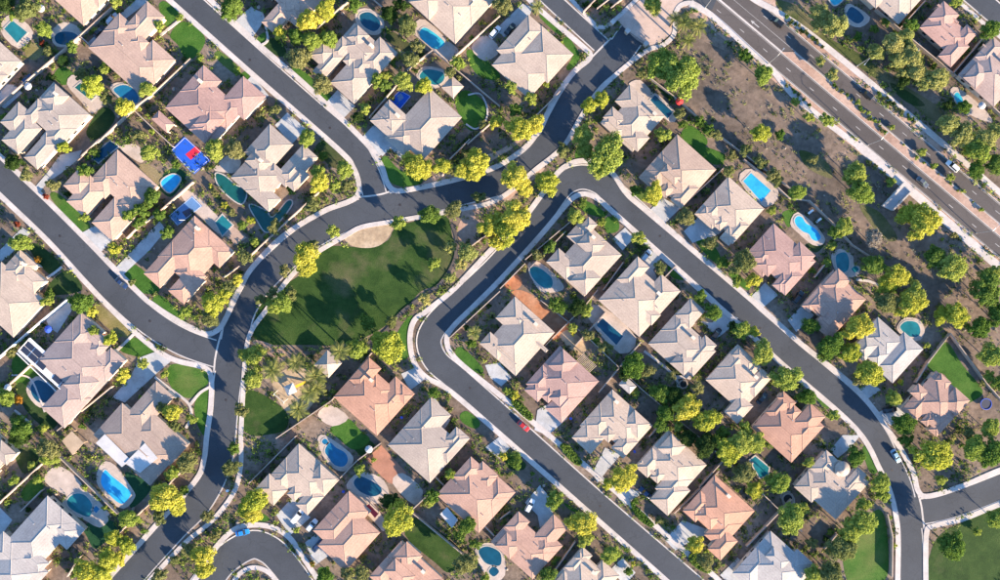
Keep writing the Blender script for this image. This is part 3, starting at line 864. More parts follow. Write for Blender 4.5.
sw([(675, 377), (684, 377), (691, 378)], 3.2, name='garden_path')
sw([(47, 278), (56, 272), (62, 267)], 2.4, name='garden_path')
sw([(15, 410), (27, 420), (32, 425)], 2.0, name='garden_path')
sw([(12, 375), (30, 378), (40, 398), (45, 412)], 1.6, name='garden_path')
sw([(468, 95), (480, 94), (487, 107), (486, 120), (476, 129), (466, 124)], 1.6, name='garden_edging')
sw([(262, 12), (268, 38), (262, 45)], 2.2, name='garden_path')
sw([(856, 280), (868, 281), (878, 285)], 2.4, name='garden_path')

# ---------------------------------------------------------------- parse the survey
HOUSES, SMALL, POOLS, LAWNS, DRIVES, PATIOS, WALLS, TREES, COURTS, HEDGES, EARTH = ([] for _ in range(11))
ox = oy = 0
def P(xs): return [(ox + xs[i] / 4, oy + xs[i + 1] / 4) for i in range(0, len(xs) - 1, 2)]
for ln in DATA.strip().splitlines():
    lab = None
    if '#' in ln: ln, lab = ln.split('#'); lab = lab.strip()
    t = ln.split(); k = t[0]
    if k == 't': ox, oy = int(t[1]) * 250, int(t[2]) * 145
    elif k in 'hg':
        rects = [P([float(a) for a in r.split()]) for r in ' '.join(t[2:]).split('/')]
        (HOUSES if k == 'h' else SMALL).append((t[1], rects, lab))
    elif k in ('p', 'pr'): POOLS.append((k, t[1], P([float(a) for a in t[2:]])))
    elif k == 'lh': HEDGES.append(P([float(a) for a in t[1:]]))
    elif k[0] == 'l': LAWNS.append((k, P([float(a) for a in t[1:]])))
    elif k == 'd': DRIVES.append(P([float(a) for a in t[1:]]))
    elif k[0] == 'k': PATIOS.append((k, P([float(a) for a in t[1:]])))
    elif k[0] == 'e': EARTH.append((k, P([float(a) for a in t[1:]])))
    elif k == 'w': WALLS.append(P([float(a) for a in t[1:]]))
    elif k == 'c': COURTS.append(P([float(a) for a in t[2:]]))
    elif k == 'y':
        for it in ' '.join(t[2:]).split(','):
            a, b, r = map(float, it.split()); TREES.append((t[1], ox + a / 4, oy + b / 4, r / 4))
for k, p in EARTH: sheet('bare_earth', p, MAT['earth' if k == 'e' else 'sand'], 0.012, 4)
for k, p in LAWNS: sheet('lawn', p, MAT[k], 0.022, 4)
for p in DRIVES: sheet('driveway', p, MAT['d'], 0.090, 0)
for k, p in PATIOS: sheet('patio', p, MAT[k], 0.118, 3 if k == 'k' else 0)

# ---------------------------------------------------------------- houses
ANG = 42.0
CA, SA = math.cos(R(ANG)), math.sin(R(ANG))
EAVE = 3.1
ROADPTS = np.array([q for _, dp, _, _ in DEN for q in dp[::3]])
def road_near(px, py):
    d = (ROADPTS[:, 0] - px) ** 2 + (ROADPTS[:, 1] - py) ** 2; i = int(d.argmin()); return math.sqrt(d[i]), ROADPTS[i]
HINFO = []
winm = mesh('window', *(lambda m: (m.v, m.f))((lambda m: (m.box(-.85, -.05, 0, .85, .05, 1.35), m)[1])(MB())), [MAT['frame']])
panem = mesh('pane', *(lambda m: (m.v, m.f))((lambda m: (m.box(-.76, -.065, .09, .76, .065, 1.26), m)[1])(MB())), [MAT['glass']])
ventm = mesh('roof_vent', *(lambda m: (m.v, m.f))((lambda m: (m.tube((0, 0, -.3), (0, 0, .45), .12, .12, 8), m.tube((0, 0, .45), (0, 0, .55), .2, .16, 8), m)[2])(MB())), [MAT['metal']])
def hip(m, ridge, x0, x1, y0, y1, ze, pitch, th=0.22):
    lx, ly = x1 - x0, y1 - y0; wd = min(lx, ly); hz = ze + pitch * wd / 2
    if lx >= ly: r0, r1 = (x0 + wd / 2, (y0 + y1) / 2), (x1 - wd / 2, (y0 + y1) / 2)
    else: r0, r1 = ((x0 + x1) / 2, y0 + wd / 2), ((x0 + x1) / 2, y1 - wd / 2)
    b = len(m.v)
    sq = math.dist(r0, r1) < 0.05
    m.v += [(x0, y0, ze), (x1, y0, ze), (x1, y1, ze), (x0, y1, ze)] + [(x0, y0, ze - th), (x1, y0, ze - th), (x1, y1, ze - th), (x0, y1, ze - th)]
    m.v += [(*r0, hz)] + ([] if sq else [(*r1, hz)])
    e = b + 8; g = e if sq else b + 9
    if sq: m.f += [(b, b + 1, e), (b + 1, b + 2, e), (b + 2, b + 3, e), (b + 3, b, e)]
    elif lx >= ly: m.f += [(b, b + 1, g, e), (b + 1, b + 2, g), (b + 2, b + 3, e, g), (b + 3, b, e)]
    else: m.f += [(b, b + 1, e), (b + 1, b + 2, g, e), (b + 2, b + 3, g), (b + 3, b, e, g)]
    for i in range(4): m.f.append((b + 4 + i, b + 4 + (i + 1) % 4, b + (i + 1) % 4, b + i))
    m.f.append((b + 7, b + 6, b + 5, b + 4))
    c = [(x0, y0), (x1, y0), (x1, y1), (x0, y1)]
    near = (lambda q: r0 if math.dist(q, r0) <= math.dist(q, r1) else r1)
    segs = [((*q, ze), (*near(q), hz)) for q in c] + ([] if sq else [((*r0, hz), (*r1, hz))])
    for a, d in segs:
        a = Vector(a); d = Vector(d); t = (d - a).normalized(); s_ = t.cross(Vector((0, 0, 1))).normalized() * 0.14; up = Vector((0, 0, .08)); k = len(ridge.v)
        a = a + t * 0.1
        ridge.v += [tuple(a - s_ - up * .4), tuple(a + up), tuple(a + s_ - up * .4), tuple(d - s_ - up * .4), tuple(d + up), tuple(d + s_ - up * .4)]
        ridge.f += [(k, k + 1, k + 4, k + 3), (k + 1, k + 2, k + 5, k + 4), (k, k + 2, k + 1), (k + 3, k + 4, k + 5)]
    return hz
def to_local(rects, ez):
    """rects as opposite corners in photo pixels -> local u/v rectangles about the first one's centre"""
    ws = [[W(*a, ez) for a in r] for r in rects]
    cx = (ws[0][0][0] + ws[0][1][0]) / 2; cy = (ws[0][0][1] + ws[0][1][1]) / 2
    out = []
    for r in ws:
        q = [((x - cx) * CA - (y - cy) * SA, (x - cx) * SA + (y - cy) * CA) for x, y in r]
        out.append((min(q[0][0], q[1][0]), max(q[0][0], q[1][0]), min(q[0][1], q[1][1]), max(q[0][1], q[1][1])))
    return cx, cy, out
def px_of(x, y): return 500 + x / S, 290 - y / S
def l2px(cx, cy, a, b):
    x = cx + a * CA + b * SA; y = cy - a * SA + b * CA; return px_of(x, y)
def break_up(rs, front, rnd):
    """a big main rectangle becomes crossing wings that leave entry notches on the street side"""
    x0, x1, y0, y1 = rs[0]; lx, ly = x1 - x0, y1 - y0
    if min(lx, ly) < 11: return rs
    # street side along axis fa with sign fs; work in (a: along the street, d: depth from the street)
    if front[0]: A0, A1, D0, D1, fs = y0, y1, x0, x1, front[0]
    else: A0, A1, D0, D1, fs = x0, x1, y0, y1, front[1]
    la, ld = A1 - A0, D1 - D0
    def mk(a0, a1, d0, d1):      # d as fractions from the street face
        p, q = A0 + la * a0, A0 + la * a1
        r, s = (D1 - ld * d1, D1 - ld * d0) if fs > 0 else (D0 + ld * d0, D0 + ld * d1)
        return (r, s, p, q) if front[0] else (p, q, r, s)
    g = rnd.uniform(.40, .50); n1 = rnd.uniform(.12, .22); n2 = rnd.uniform(.03, .10); fl = rnd.random() < .5
    F = (lambda a, b: (1 - b, 1 - a)) if fl else (lambda a, b: (a, b))
    out = [mk(*F(0, 1), n1, 1 - rnd.choice((0, 0, .07)))]
    out.append(mk(*F(0, g), 0, .62)); out.append(mk(*F(1 - rnd.uniform(.24, .34), 1), n2, .55))
    c = rnd.uniform(.5, .62)
    if rnd.random() < .45: out.append(mk(*F(c - .10, c + .10), n1 - .09, n1 + .16))
    if rnd.random() < .6: out.append(mk(*F(.55, 1 - rnd.uniform(.0, .1)), .6, 1.0))
    return out + rs[1:]
def house(idx, colr, rects, label):
    cx, cy, rs = to_local(rects, EAVE)
    rnd = random.Random(idx * 13 + 5)
    hp = px_of(cx, cy)
    rd, rp = road_near(*hp)
    wx, wy = W(*rp); dx, dy = wx - cx, wy - cy; fu, fv = dx * CA - dy * SA, dx * SA + dy * CA
    front = (1 if fu > 0 else -1, 0) if abs(fu) > abs(fv) else (0, 1 if fv > 0 else -1)
    # wings reach into the main block so that the roof is one connected whole; eaves reach a little further out
    X0, X1, Y0, Y1 = rs[0]; j_ = []
    for k_, (a0, a1, b0, b1) in enumerate(rs):
        if k_:
            if a1 < X0 + 2: a1 = X0 + 2
            if a0 > X1 - 2: a0 = X1 - 2
            if b1 < Y0 + 2: b1 = Y0 + 2
            if b0 > Y1 - 2: b0 = Y1 - 2
        g_ = .45 if k_ == 0 else .2
        j_.append((a0 - g_, a1 + g_, b0 - g_, b1 + g_))
    rs = break_up(j_, front, rnd)
    t = empty('house', (cx, cy, 0), -R(ANG)); tag(t, label, 'house')
    pitch = rnd.uniform(0.15, 0.19)
    wm, rm, gm = MB(), MB(), MB(); tops = []
    wm2 = []
    for i, (x0, x1, y0, y1) in enumerate(rs):
        ze = EAVE + (0.0 if i == 0 else (0.03 * i + (0.25 if (x1 - x0) * (y1 - y0) < 60 else 0)))
        # small rectangles lying inside the main one are raised gablets
        ins = i > 0 and all(rs[0][0] - .3 <= a <= rs[0][1] + .3 for a in (x0, x1)) and all(rs[0][2] - .3 <= a <= rs[0][3] + .3 for a in (y0, y1))
        if ins:
            mx, my = (x0 + x1) / 2, (y0 + y1) / 2
            edge = min(mx - rs[0][0], rs[0][1] - mx, my - rs[0][2], rs[0][3] - my)
            ze = EAVE + pitch * max(0.5, edge - min(x1 - x0, y1 - y0) * 0.25) + 0.35
        tops.append(hip(rm, gm, x0, x1, y0, y1, ze, pitch if not ins else pitch * 1.15))
        e = 0.55 if not ins else 0.3
        d = 0.013 * i
        wm.box(x0 + e + d, y0 + e + d, 0 if not ins else EAVE - 0.4, x1 - e - d, y1 - e - d, ze - 0.2)
        for (a, b) in ((x0, y0), (x1, y0), (x1, y1), (x0, y1)): pass
        paint(OCC, [l2px(cx, cy, *q) for q in ((x0, y0), (x1, y0), (x1, y1), (x0, y1))])
    wl = wm.build('wall', MAT['stucco' if rnd.random() < .6 else 'stucco2'], t)
    rf = rm.build('roof', MAT['roof_' + colr], t)
    gm.build('ridge_tiles', MAT['ridge_' + colr], rf)
    x0, x1, y0, y1 = rs[0]; e = 0.55
    def free(a, b): return not any(r[0] + .6 < a < r[1] - .6 and r[2] + .6 < b < r[3] - .6 for r in rs[1:])
    for s, axis in ((1, 0), (-1, 0), (1, 1), (-1, 1)):
        ln = (y1 - y0) if axis == 0 else (x1 - x0)
        isf = (axis == 0 and front[0] == s) or (axis == 1 and front[1] == s)
        spots = [-.32, -.08, .2] if not isf else [-.36, -.12]
        off = ((x1 if s > 0 else x0) - s * e) if axis == 0 else ((y1 if s > 0 else y0) - s * e)
        base = (y0 + y1) / 2 if axis == 0 else (x0 + x1) / 2
        rz = 0 if axis == 1 else math.pi / 2
        for f in spots:
            q = base + f * ln; a, b = (off, q) if axis == 0 else (q, off)
            if not free(a, b): continue
            wo = new_obj('window', winm, t); wo.location = (a, b, 1.0); wo.rotation_euler = (0, 0, rz)
            po = new_obj('pane', panem, wo)
        if isf:
            q = base + .24 * ln; a, b = (off, q) if axis == 0 else (q, off)
            m = MB(); m.box(-2.4, -.06, 0, 2.4, .06, 2.25); g = m.build('garage_door', MAT['garage'], t); g.location = (a, b, 0.02); g.rotation_euler = (0, 0, rz)
            q = base + .02 * ln; a, b = (off, q) if axis == 0 else (q, off)
            m = MB(); m.box(-.5, -.06, 0, .5, .06, 2.1); g = m.build('door', MAT['door'], t); g.location = (a, b, 0.02); g.rotation_euler = (0, 0, rz)
    for k in range(rnd.randint(2, 4)):
        a = rnd.uniform(x0 + 2, x1 - 2); b = rnd.uniform(y0 + 2, y1 - 2)
        z = EAVE + pitch * min(a - x0, x1 - a, b - y0, y1 - b)
        vo = new_obj('roof_vent', ventm, rf); vo.location = (a, b, z)
    if rnd.random() < .45:
        a = rnd.uniform(x0 + 3, x1 - 3); b = y1 - 2.2; z = EAVE + pitch * 2.2
        m = MB(); m.box(-.6, -.45, -1, .6, .45, 1.3); m.box(-.7, -.55, 1.3, .7, .55, 1.45); c = m.build('chimney', MAT['stucco'], rf); c.location = (a, b, z)
    HINFO.append((hp[0], hp[1], label, rd, t, rs, rf, pitch))
    return t, rs, rf
for i, (c, r, lab) in enumerate(HOUSES): house(i, c, r, lab)
def pavilion(name, cat, colr, rect, label, closed=False):
    cx, cy, rs = to_local([rect], 2.7); x0, x1, y0, y1 = rs[0]
    t = empty(name, (cx, cy, 0), -R(ANG)); tag(t, label, cat)
    rm, gm = MB(), MB(); hip(rm, gm, x0, x1, y0, y1, 2.7, .36, .18)
    rf = rm.build('roof', MAT['roof_' + colr], t); gm.build('ridge_tiles', MAT['ridge_' + colr], rf)
    if closed:
        m = MB(); m.box(x0 + .35, y0 + .35, 0, x1 - .35, y1 - .35, 2.6); m.build('wall', MAT['stucco'], t)
    else:
        for a in (x0 + .4, x1 - .4):
            for b in (y0 + .4, y1 - .4): m = MB(); m.box(a - .15, b - .15, 0, a + .15, b + .15, 2.6); m.build('post', MAT['stucco'], t)
    paint(OCC, [l2px(cx, cy, *q) for q in ((x0, y0), (x1, y0), (x1, y1), (x0, y1))])
for c, r, lab in SMALL:
    sh = 'shed' in lab
    pavilion('garden_shed' if sh else 'garden_pavilion', 'shed' if sh else 'pavilion', c, r[0], lab, sh)
pavilion('park_ramada', 'ramada', 'greige', [(314, 365), (342, 363)], 'low square grey-roofed ramada beside the playground palms')
def find(sub): return [h for h in HINFO if sub in h[2]][0]
# solar roof of the blush house: flat patio roof with panels
hx = find('solar panels'); t = hx[4]
def loc_in(t, px, py, z):
    x, y = W(px, py, z); x -= t.location.x; y -= t.location.y; return x * CA - y * SA, x * SA + y * CA
a = loc_in(t, 19, 351, 3); b = loc_in(t, 88, 390, 3)
x0, x1, y0, y1 = min(a[0], b[0]), max(a[0], b[0]), min(a[1], b[1]), max(a[1], b[1])
m = MB(); m.box(x0, y0, 2.75, x1, y1, 3.0)
for q in ((x0, y0 - .2, x1, y0 + .02), (x0 - .2, y0 - .2, x0, y1), (x1, y0 - .2, x1 + .2, y1)): m.box(q[0], q[1], 2.6, q[2], q[3], 3.35)
fr = m.build('flat_roof', MAT['whitewall'], t)
for k in range(6):
    c = x0 + 1.6 + k * 3.6
    if k in (3,): continue
    for r_ in range(2):
        m = MB(); m.box(-1.6, -1.0, 0, 1.6, 1.0, .06); s = m.build('solar_panel', MAT['panel'], fr)
        s.location = (c, y0 + 1.5 + r_ * 2.15, 3.12); s.rotation_euler = (R(6), 0, 0)
# round turret of the entry house
hx = find('turret'); t = hx[4]; a = loc_in(t, 842.5, 469, 4)
m = MB(); m.tube((a[0], a[1], 0), (a[0], a[1], 4.0), 2.2, 2.2, 24); tw = m.build('turret_wall', MAT['stucco'], t)
m = MB(); m.tube((a[0], a[1], 3.95), (a[0], a[1], 5.3), 2.6, .06, 24); m.build('turret_roof', MAT['roof_cream'], t)

# ---------------------------------------------------------------- where things stand, in words
PARKP = smooth_closed(park, 3)
def place(px, py):
    if inside(PARKP, np.array(px), np.array(py)): return 'on the park lawn'
    x145 = px - (py - 145) / 0.84
    if 889 < x145 < 907 and py > 45: return "on the divided road's median"
    if 838 < x145 <= 889 and px > 690: return 'on the wash verge of the divided road'
    if 930 < x145 < 975 and px > 745: return 'on the grassy verge across the divided road'
    if inside(wash, np.array(px), np.array(py)):
        nm = min(((px - a) ** 2 + (py - b) ** 2, s_) for a, b, s_ in ((896, 198, 'near the culvert slab'), (660, 40, 'by the gate plaza'), (808, 225, 'behind the peanut pool'), (757, 186, 'behind the bright rectangular pool'), (700, 95, 'behind the narrow dark pool'), (955, 360, 'beside the fenced bright lawn'), (915, 310, 'behind the keyhole pool'), (985, 300, 'below the divided road'), (985, 420, 'by the trampoline'), (800, 130, 'in the open middle')))
        return 'in the dry wash ' + nm[1]
    if 255 < px < 335 and 340 < py < 425: return 'by the playground below the park'
    d = [math.hypot(h[0] - px, h[1] - py) for h in HINFO]; i = int(np.argmin(d)); h = HINFO[i]
    rd, _ = road_near(px, py)
    rel = 'fronting' if rd < h[3] - 9 else ('behind' if rd > h[3] + 9 else 'beside')
    return f'{rel} the {h[2]}'
def short(s):
    w_ = s.split(); return ' '.join(w_[:16])
# ---------------------------------------------------------------- pools
PSH = {'p': 'freeform', 'pr': 'rectangular'}
for k, c, p in POOLS:
    pp = smooth_closed(p, 5) if k == 'p' else p
    wpts = ccw([W(*q) for q in pp]); cx = sum(q[0] for q in wpts) / len(wpts); cy = sum(q[1] for q in wpts) / len(wpts)
    wl = [(x - cx, y - cy) for x, y in wpts]; ar_ = abs(area2(wl)) / 2
    spa = ar_ < 14
    t = empty('spa' if spa else 'swimming_pool', (cx, cy, 0))
    tone = dict(teal='teal', deep='dark blue', green='dark green', blue='mid blue', bright='bright blue', aqua='pale turquoise')[c]
    tag(t, short(f"{tone} {'small spa' if spa else PSH[k] + ' pool'} {place(*px_of(cx, cy))}"), 'spa' if spa else 'pool', 'backyard pools')
    out = offset_closed(wl, .42); n_ = len(wl); zt = 0.20
    v = [(x, y, .14) for x, y in wl] + [(x, y, zt) for x, y in wl] + [(x, y, zt) for x, y in out] + [(x, y, 0) for x, y in out]
    f = []
    for i in range(n_):
        j = (i + 1) % n_
        for r_ in range(3): f.append((r_ * n_ + i, r_ * n_ + n_ + i, r_ * n_ + n_ + j, r_ * n_ + j))
    obj('coping', v, f, MAT['coping'], t)
    obj('water', [(x, y, .165) for x, y in offset_closed(wl, .02)], [tuple(range(n_))], MAT['water_' + c], t)
    paint(OCC, pp)
# ---------------------------------------------------------------- boundary walls
wc = {}
HR = [(h[4].location.x, h[4].location.y, h[5]) for h in HINFO]
def in_house(px, py):
    x, y = W(px, py)
    for cx, cy, rs in HR:
        a = (x - cx) * CA - (y - cy) * SA; b = (x - cx) * SA + (y - cy) * CA
        if any(r[0] + .2 < a < r[1] - .2 and r[2] + .2 < b < r[3] - .2 for r in rs): return True
    return False
def bwall(pts, mat=None, h=1.8, th=.22):
    # leave the wall out where a house stands on its line
    runs = [[]]
    for q in dense(pts, 1.5):
        if in_house(*q) or hit(ROADM, *q):
            if runs[-1]: runs.append([])
        else: runs[-1].append(q)
    for r_ in runs:
        if len(r_) < 4: continue
        keep = [r_[0]]
        for q in r_[1:-1]:
            if any(math.dist(q, c) < 0.8 for c in pts): keep.append(q)
        keep.append(r_[-1])
        if math.dist(keep[0], keep[-1]) < 5: continue
        p = [W(*q) for q in keep]; c0 = p[0]; p = [(x - c0[0], y - c0[1]) for x, y in p]
        k = len(p); mid = px_of(c0[0] + (p[0][0] + p[-1][0]) / 2, c0[1] + (p[0][1] + p[-1][1]) / 2)
        L, Rr = ribbon(p, th / 2, th / 2); L2, R2 = ribbon(p, th / 2 + .05, th / 2 + .05)
        def prism(A, B, z0, z1):
            m = MB()
            for a, b in zip(A, B): m.v += [(*a, z0), (*a, z1), (*b, z1), (*b, z0)]
            for i in range(k - 1):
                for j in range(4): m.f.append((4 * i + (j + 1) % 4, 4 * i + 4 + (j + 1) % 4, 4 * i + 4 + j, 4 * i + j))
            m.f += [(3, 2, 1, 0), (4 * k - 4, 4 * k - 3, 4 * k - 2, 4 * k - 1)]; return m
        t = empty('boundary_wall', (*c0, 0))
        ln = sum(math.dist(a, b) for a, b in zip(p[:-1], p[1:]))
        size = 'long' if ln > 45 else ('short' if ln < 18 else 'straight')
        tag(t, short(f"{size} {'white' if mat else 'tan'} block wall {place(*mid)}"), 'wall', 'boundary walls between the lots')
        prism(L, Rr, 0, h).build('wall_blocks', mat or MAT['block'], t); prism(L2, R2, h, h + .09).build('wall_cap', mat or MAT['block'], t)
for i, p in enumerate(WALLS):
    white = abs(p[0][0] - 20) < 1 and abs(p[0][1] - 352.5) < 1 or (p[0][0] == 0 and abs(p[0][1] - 358.75) < 1)
    bwall(p, MAT['whitewall'] if white else None)
for p in ([(540, 300), (585, 335), (640, 388), (700, 438), (750, 482), (800, 530)], [(640, 72), (672, 97), (717, 136), (760, 168), (790, 190)],
          [(390, 440), (430, 470), (490, 530), (530, 570)], [(545, 345), (585, 305), (597, 290)], [(598, 392), (628, 356), (640, 342)], [(648, 436), (680, 400)], [(698, 486), (735, 445)],
          [(648, 294), (690, 250)], [(762, 438), (795, 400)], [(0, 395), (60, 340)], [(300, 20), (352, -30)], [(745, 545), (790, 498)], [(530, 268), (565, 232)], [(575, 345), (605, 312)]):
    bwall(p)

# ---------------------------------------------------------------- plants
def crown_mesh(seed, lobes, per, leaf, flat=0.78):
    rg = np.random.default_rng(seed); cs = []
    ex, ph = rg.uniform(.06, .2), rg.uniform(0, 6.28)
    for i in range(lobes):
        # golden-angle spread over a dome whose outline wanders
        f = (i + .5) / lobes; a = i * 2.39996 + rg.uniform(-.25, .25); rr = math.sqrt(f) * .74 * (1 + ex * math.sin(2 * a + ph) + .12 * math.sin(3 * a + 2 * ph))
        zz = (math.sqrt(max(0, 1 - f)) * .62 - .08 + rg.uniform(-.16, .16)) * flat
        cs.append((rr * math.cos(a), rr * math.sin(a), zz, rg.uniform(.20, .34)))
    for i in range(3): cs.append((rg.uniform(-.2, .2), rg.uniform(-.2, .2), 0, .45))
    N = per * len(cs)
    C = np.array(cs)[rg.integers(0, len(cs), N)]
    d = rg.normal(size=(N, 3)); d /= np.linalg.norm(d, axis=1)[:, None]
    d[:, 2] = np.where(d[:, 2] < -.35, -d[:, 2], d[:, 2])
    rad = C[:, 3] * (rg.uniform(.50, 1.0, N) ** .5) * (1 + .10 * rg.normal(size=N)) * (1 + 0.16 * np.sin(d[:, 0] * 9 + seed) * np.sin(d[:, 1] * 9 + 2 * seed))
    p = C[:, :3] + d * rad[:, None] * np.array([1, 1, flat])
    nrm = d + rg.normal(size=(N, 3)) * .55; nrm /= np.linalg.norm(nrm, axis=1)[:, None]
    a = np.cross(nrm, rg.normal(size=(N, 3))); a /= np.linalg.norm(a, axis=1)[:, None]; b = np.cross(nrm, a)
    s = leaf * rg.uniform(.6, 1.35, N)[:, None]
    q = np.stack([p - a * s - b * s * .55, p + a * s - b * s * .55, p + a * s * .8 + b * s * .6, p - a * s * .8 + b * s * .6], 1).reshape(-1, 3)
    me = bpy.data.meshes.new('crown'); me.from_pydata([tuple(x) for x in q.tolist()], [], [(4 * i, 4 * i + 1, 4 * i + 2, 4 * i + 3) for i in range(N)])
    me.materials.append(MAT['leaf_lime']); me.update(); return me
BIG = [crown_mesh(100 + i, 20 + 2 * (i % 4), 270, .045) for i in range(8)]
MID = [crown_mesh(200 + i, 11 + i % 4, 170, .066) for i in range(6)]
SML = [crown_mesh(300 + i, 5 + i % 3, 60, .13, .9) for i in range(6)]
def trunk_mesh(seed):
    rg = random.Random(seed); m = MB()
    m.tube((0, 0, 0), (.02, .03, .5), .055, .042, 8, False); m.tube((.02, .03, .49), (0, .02, 1.0), .042, .03, 8, False)
    for i in range(5):
        a = 6.283 * i / 5 + rg.uniform(-.4, .4); r_ = rg.uniform(.25, .42)
        e = (r_ * math.cos(a), r_ * math.sin(a), rg.uniform(.95, 1.25)); m.tube((.02, .03, .48 + .08 * i), e, .028, .010, 6, False)
        m.tube(e, (e[0] * 1.5, e[1] * 1.5, e[2] + .25), .010, .004, 5, False)
    return mesh('trunk', m.v, m.f, [MAT['bark']])
TRK = [trunk_mesh(i) for i in range(4)]
# palm frond: arching rib with drooping leaflets
def frond_mesh():
    m = MB(); n_ = 9
    def q(t): return Vector((t * 1.0, 0, .42 * math.sin(t * 2.3) - .30 * t * t))
    for i in range(n_):
        m.tube(q(i / n_), q((i + 1) / n_), .012, .010, 4, False)
    for i in range(1, 17):
        t = i / 17; p = q(t); L_ = .30 * math.sin(math.pi * (.15 + .8 * t))
        for s in (1, -1):
            e = p + Vector((L_ * .55, s * L_ * .9, -L_ * .45)); k = len(m.v)
            m.v += [tuple(p + Vector((-.016, 0, 0))), tuple(p + Vector((.030, 0, 0))), tuple(e)]; m.f.append((k, k + 1, k + 2))
    return mesh('frond', m.v, m.f, [MAT['leaf_palm']])
FROND = frond_mesh()
mpt = MB(); 
for i in range(6): mpt.tube((0, 0, i / 6), (0, 0, (i + 1) / 6), .034 - .001 * i, .026 - .001 * i, 9, False)
PTRK = mesh('trunk', mpt.v, mpt.f, [MAT['palmbark']])
def spiky_mesh():
    m = MB(); rg = random.Random(3)
    for i in range(26):
        a = 6.283 * i / 26 * 3.1; el = R(rg.uniform(12, 78)); d = Vector((math.cos(a) * math.cos(el), math.sin(a) * math.cos(el), math.sin(el))); s = Vector((-math.sin(a), math.cos(a), 0)) * .085
        k = len(m.v); m.v += [tuple(-s * .6), tuple(s * .6), tuple(d * .55 + s), tuple(d * .55 - s), tuple(d)]; m.f += [(k, k + 1, k + 2, k + 3), (k + 3, k + 2, k + 4)]
    return mesh('leaf_rosette', m.v, m.f, [MAT['leaf_agave']])
SPIKY = spiky_mesh()
ADJ = dict(yellow='yellow-blossomed', lime='lime-green', green='mid-green', dark='dark green', olive='olive-green', pale='pale yellow-green', grey='bare grey', red='red-leaved', orange='orange-flowering', palm='green', agave='grey-green')
NMS = dict(yellow='palo_verde_tree', lime='mesquite_tree', green='ash_tree', dark='evergreen_tree', olive='olive_tree', pale='acacia_tree', grey='bare_tree', red='red_shrub', orange='orange_shrub')
def set_mat(o, m):
    o.material_slots[0].link = 'OBJECT'; o.material_slots[0].material = m
tr = random.Random(11); PL = []
def plant(kind, px, py, rpx, auto=False):
    Rm = rpx * S
    if kind == 'palm':
        hgt = tr.uniform(6.5, 8.5); x, y = W(px, py, hgt)
        t = empty('palm_tree', (x, y, 0)); tag(t, short(f"feathery green palm {place(px, py)}"), 'palm', 'feather palms')
        k = new_obj('trunk', PTRK, t); k.scale = (9, 9, hgt)
        nf = 22
        for i in range(nf):
            f = new_obj('frond', FROND, t); f.location = (0, 0, hgt - .1); s = Rm * tr.uniform(.9, 1.15); f.scale = (s, s, s)
            f.rotation_euler = (tr.uniform(-.2, .2), R([-38, -5, 22][i % 3] * -1 + tr.uniform(-10, 10)) * -1, 6.283 * i / nf + tr.uniform(-.15, .15))
        return
    if kind == 'agave':
        x, y = W(px, py, .5); o = new_obj('agave', SPIKY, None); o.location = (x, y, 0); o.scale = (Rm, Rm, Rm * .8); o.rotation_euler = (0, 0, tr.uniform(0, 6))
        tag(o, short(f"spiky grey-green agave {place(px, py)}"), 'agave', 'agaves by the gate'); return
    tree = Rm > 1.75 and kind not in ('red', 'orange')
    if tree:
        c = min(Rm, 4.2); ht = 1.0 + .48 * c; zc = ht + .42 * Rm; semi = 1.0 if Rm < 4.6 else .85
        if kind == 'yellow' and Rm > 2.8: pass
        x, y = W(px, py, zc)
        src = BIG if Rm > 2.6 else MID
        t = empty(NMS[kind], (x, y, 0))
        sz = 'large' if Rm > 4.1 else ('small' if Rm < 2.6 else 'mid-sized')
        tag(t, 'x', 'tree', ADJ[kind] + ' trees'); PL.append((t, Rm, sz, ADJ[kind] + ' tree', place(px, py)))
        k = new_obj('trunk', TRK[tr.randrange(4)], t); s = .8 + .35 * c; k.scale = (s * 1.5, s * 1.5, zc * .8); k.rotation_euler = (0, 0, tr.uniform(0, 6))
        cr = new_obj('crown', src[tr.randrange(len(src))], t); cr.location = (0, 0, zc); s = Rm * 1.10
        sx = tr.uniform(.92, 1.1); cr.scale = (s * sx, s / sx, s * semi); cr.rotation_euler = (0, 0, tr.uniform(0, 6.28)); set_mat(cr, MAT['leaf_' + kind])
    else:
        zc = .5 * Rm; x, y = W(px, py, zc)
        src = MID if Rm > 1.3 else SML
        o = new_obj('shrub' if kind not in ('red', 'orange') else NMS[kind], src[tr.randrange(len(src))], None)
        o.location = (x, y, zc); s = Rm * 1.15; o.scale = (s, s, s * .85); o.rotation_euler = (0, 0, tr.uniform(0, 6.28)); set_mat(o, MAT['leaf_' + kind])
        tag(o, 'x', 'shrub', ADJ[kind] + ' shrubs'); PL.append((o, Rm, 'low' if Rm < 1.0 else 'rounded', ADJ[kind] + ' shrub', place(px, py)))
for k, px, py, r_ in TREES: plant(k, px, py, r_)
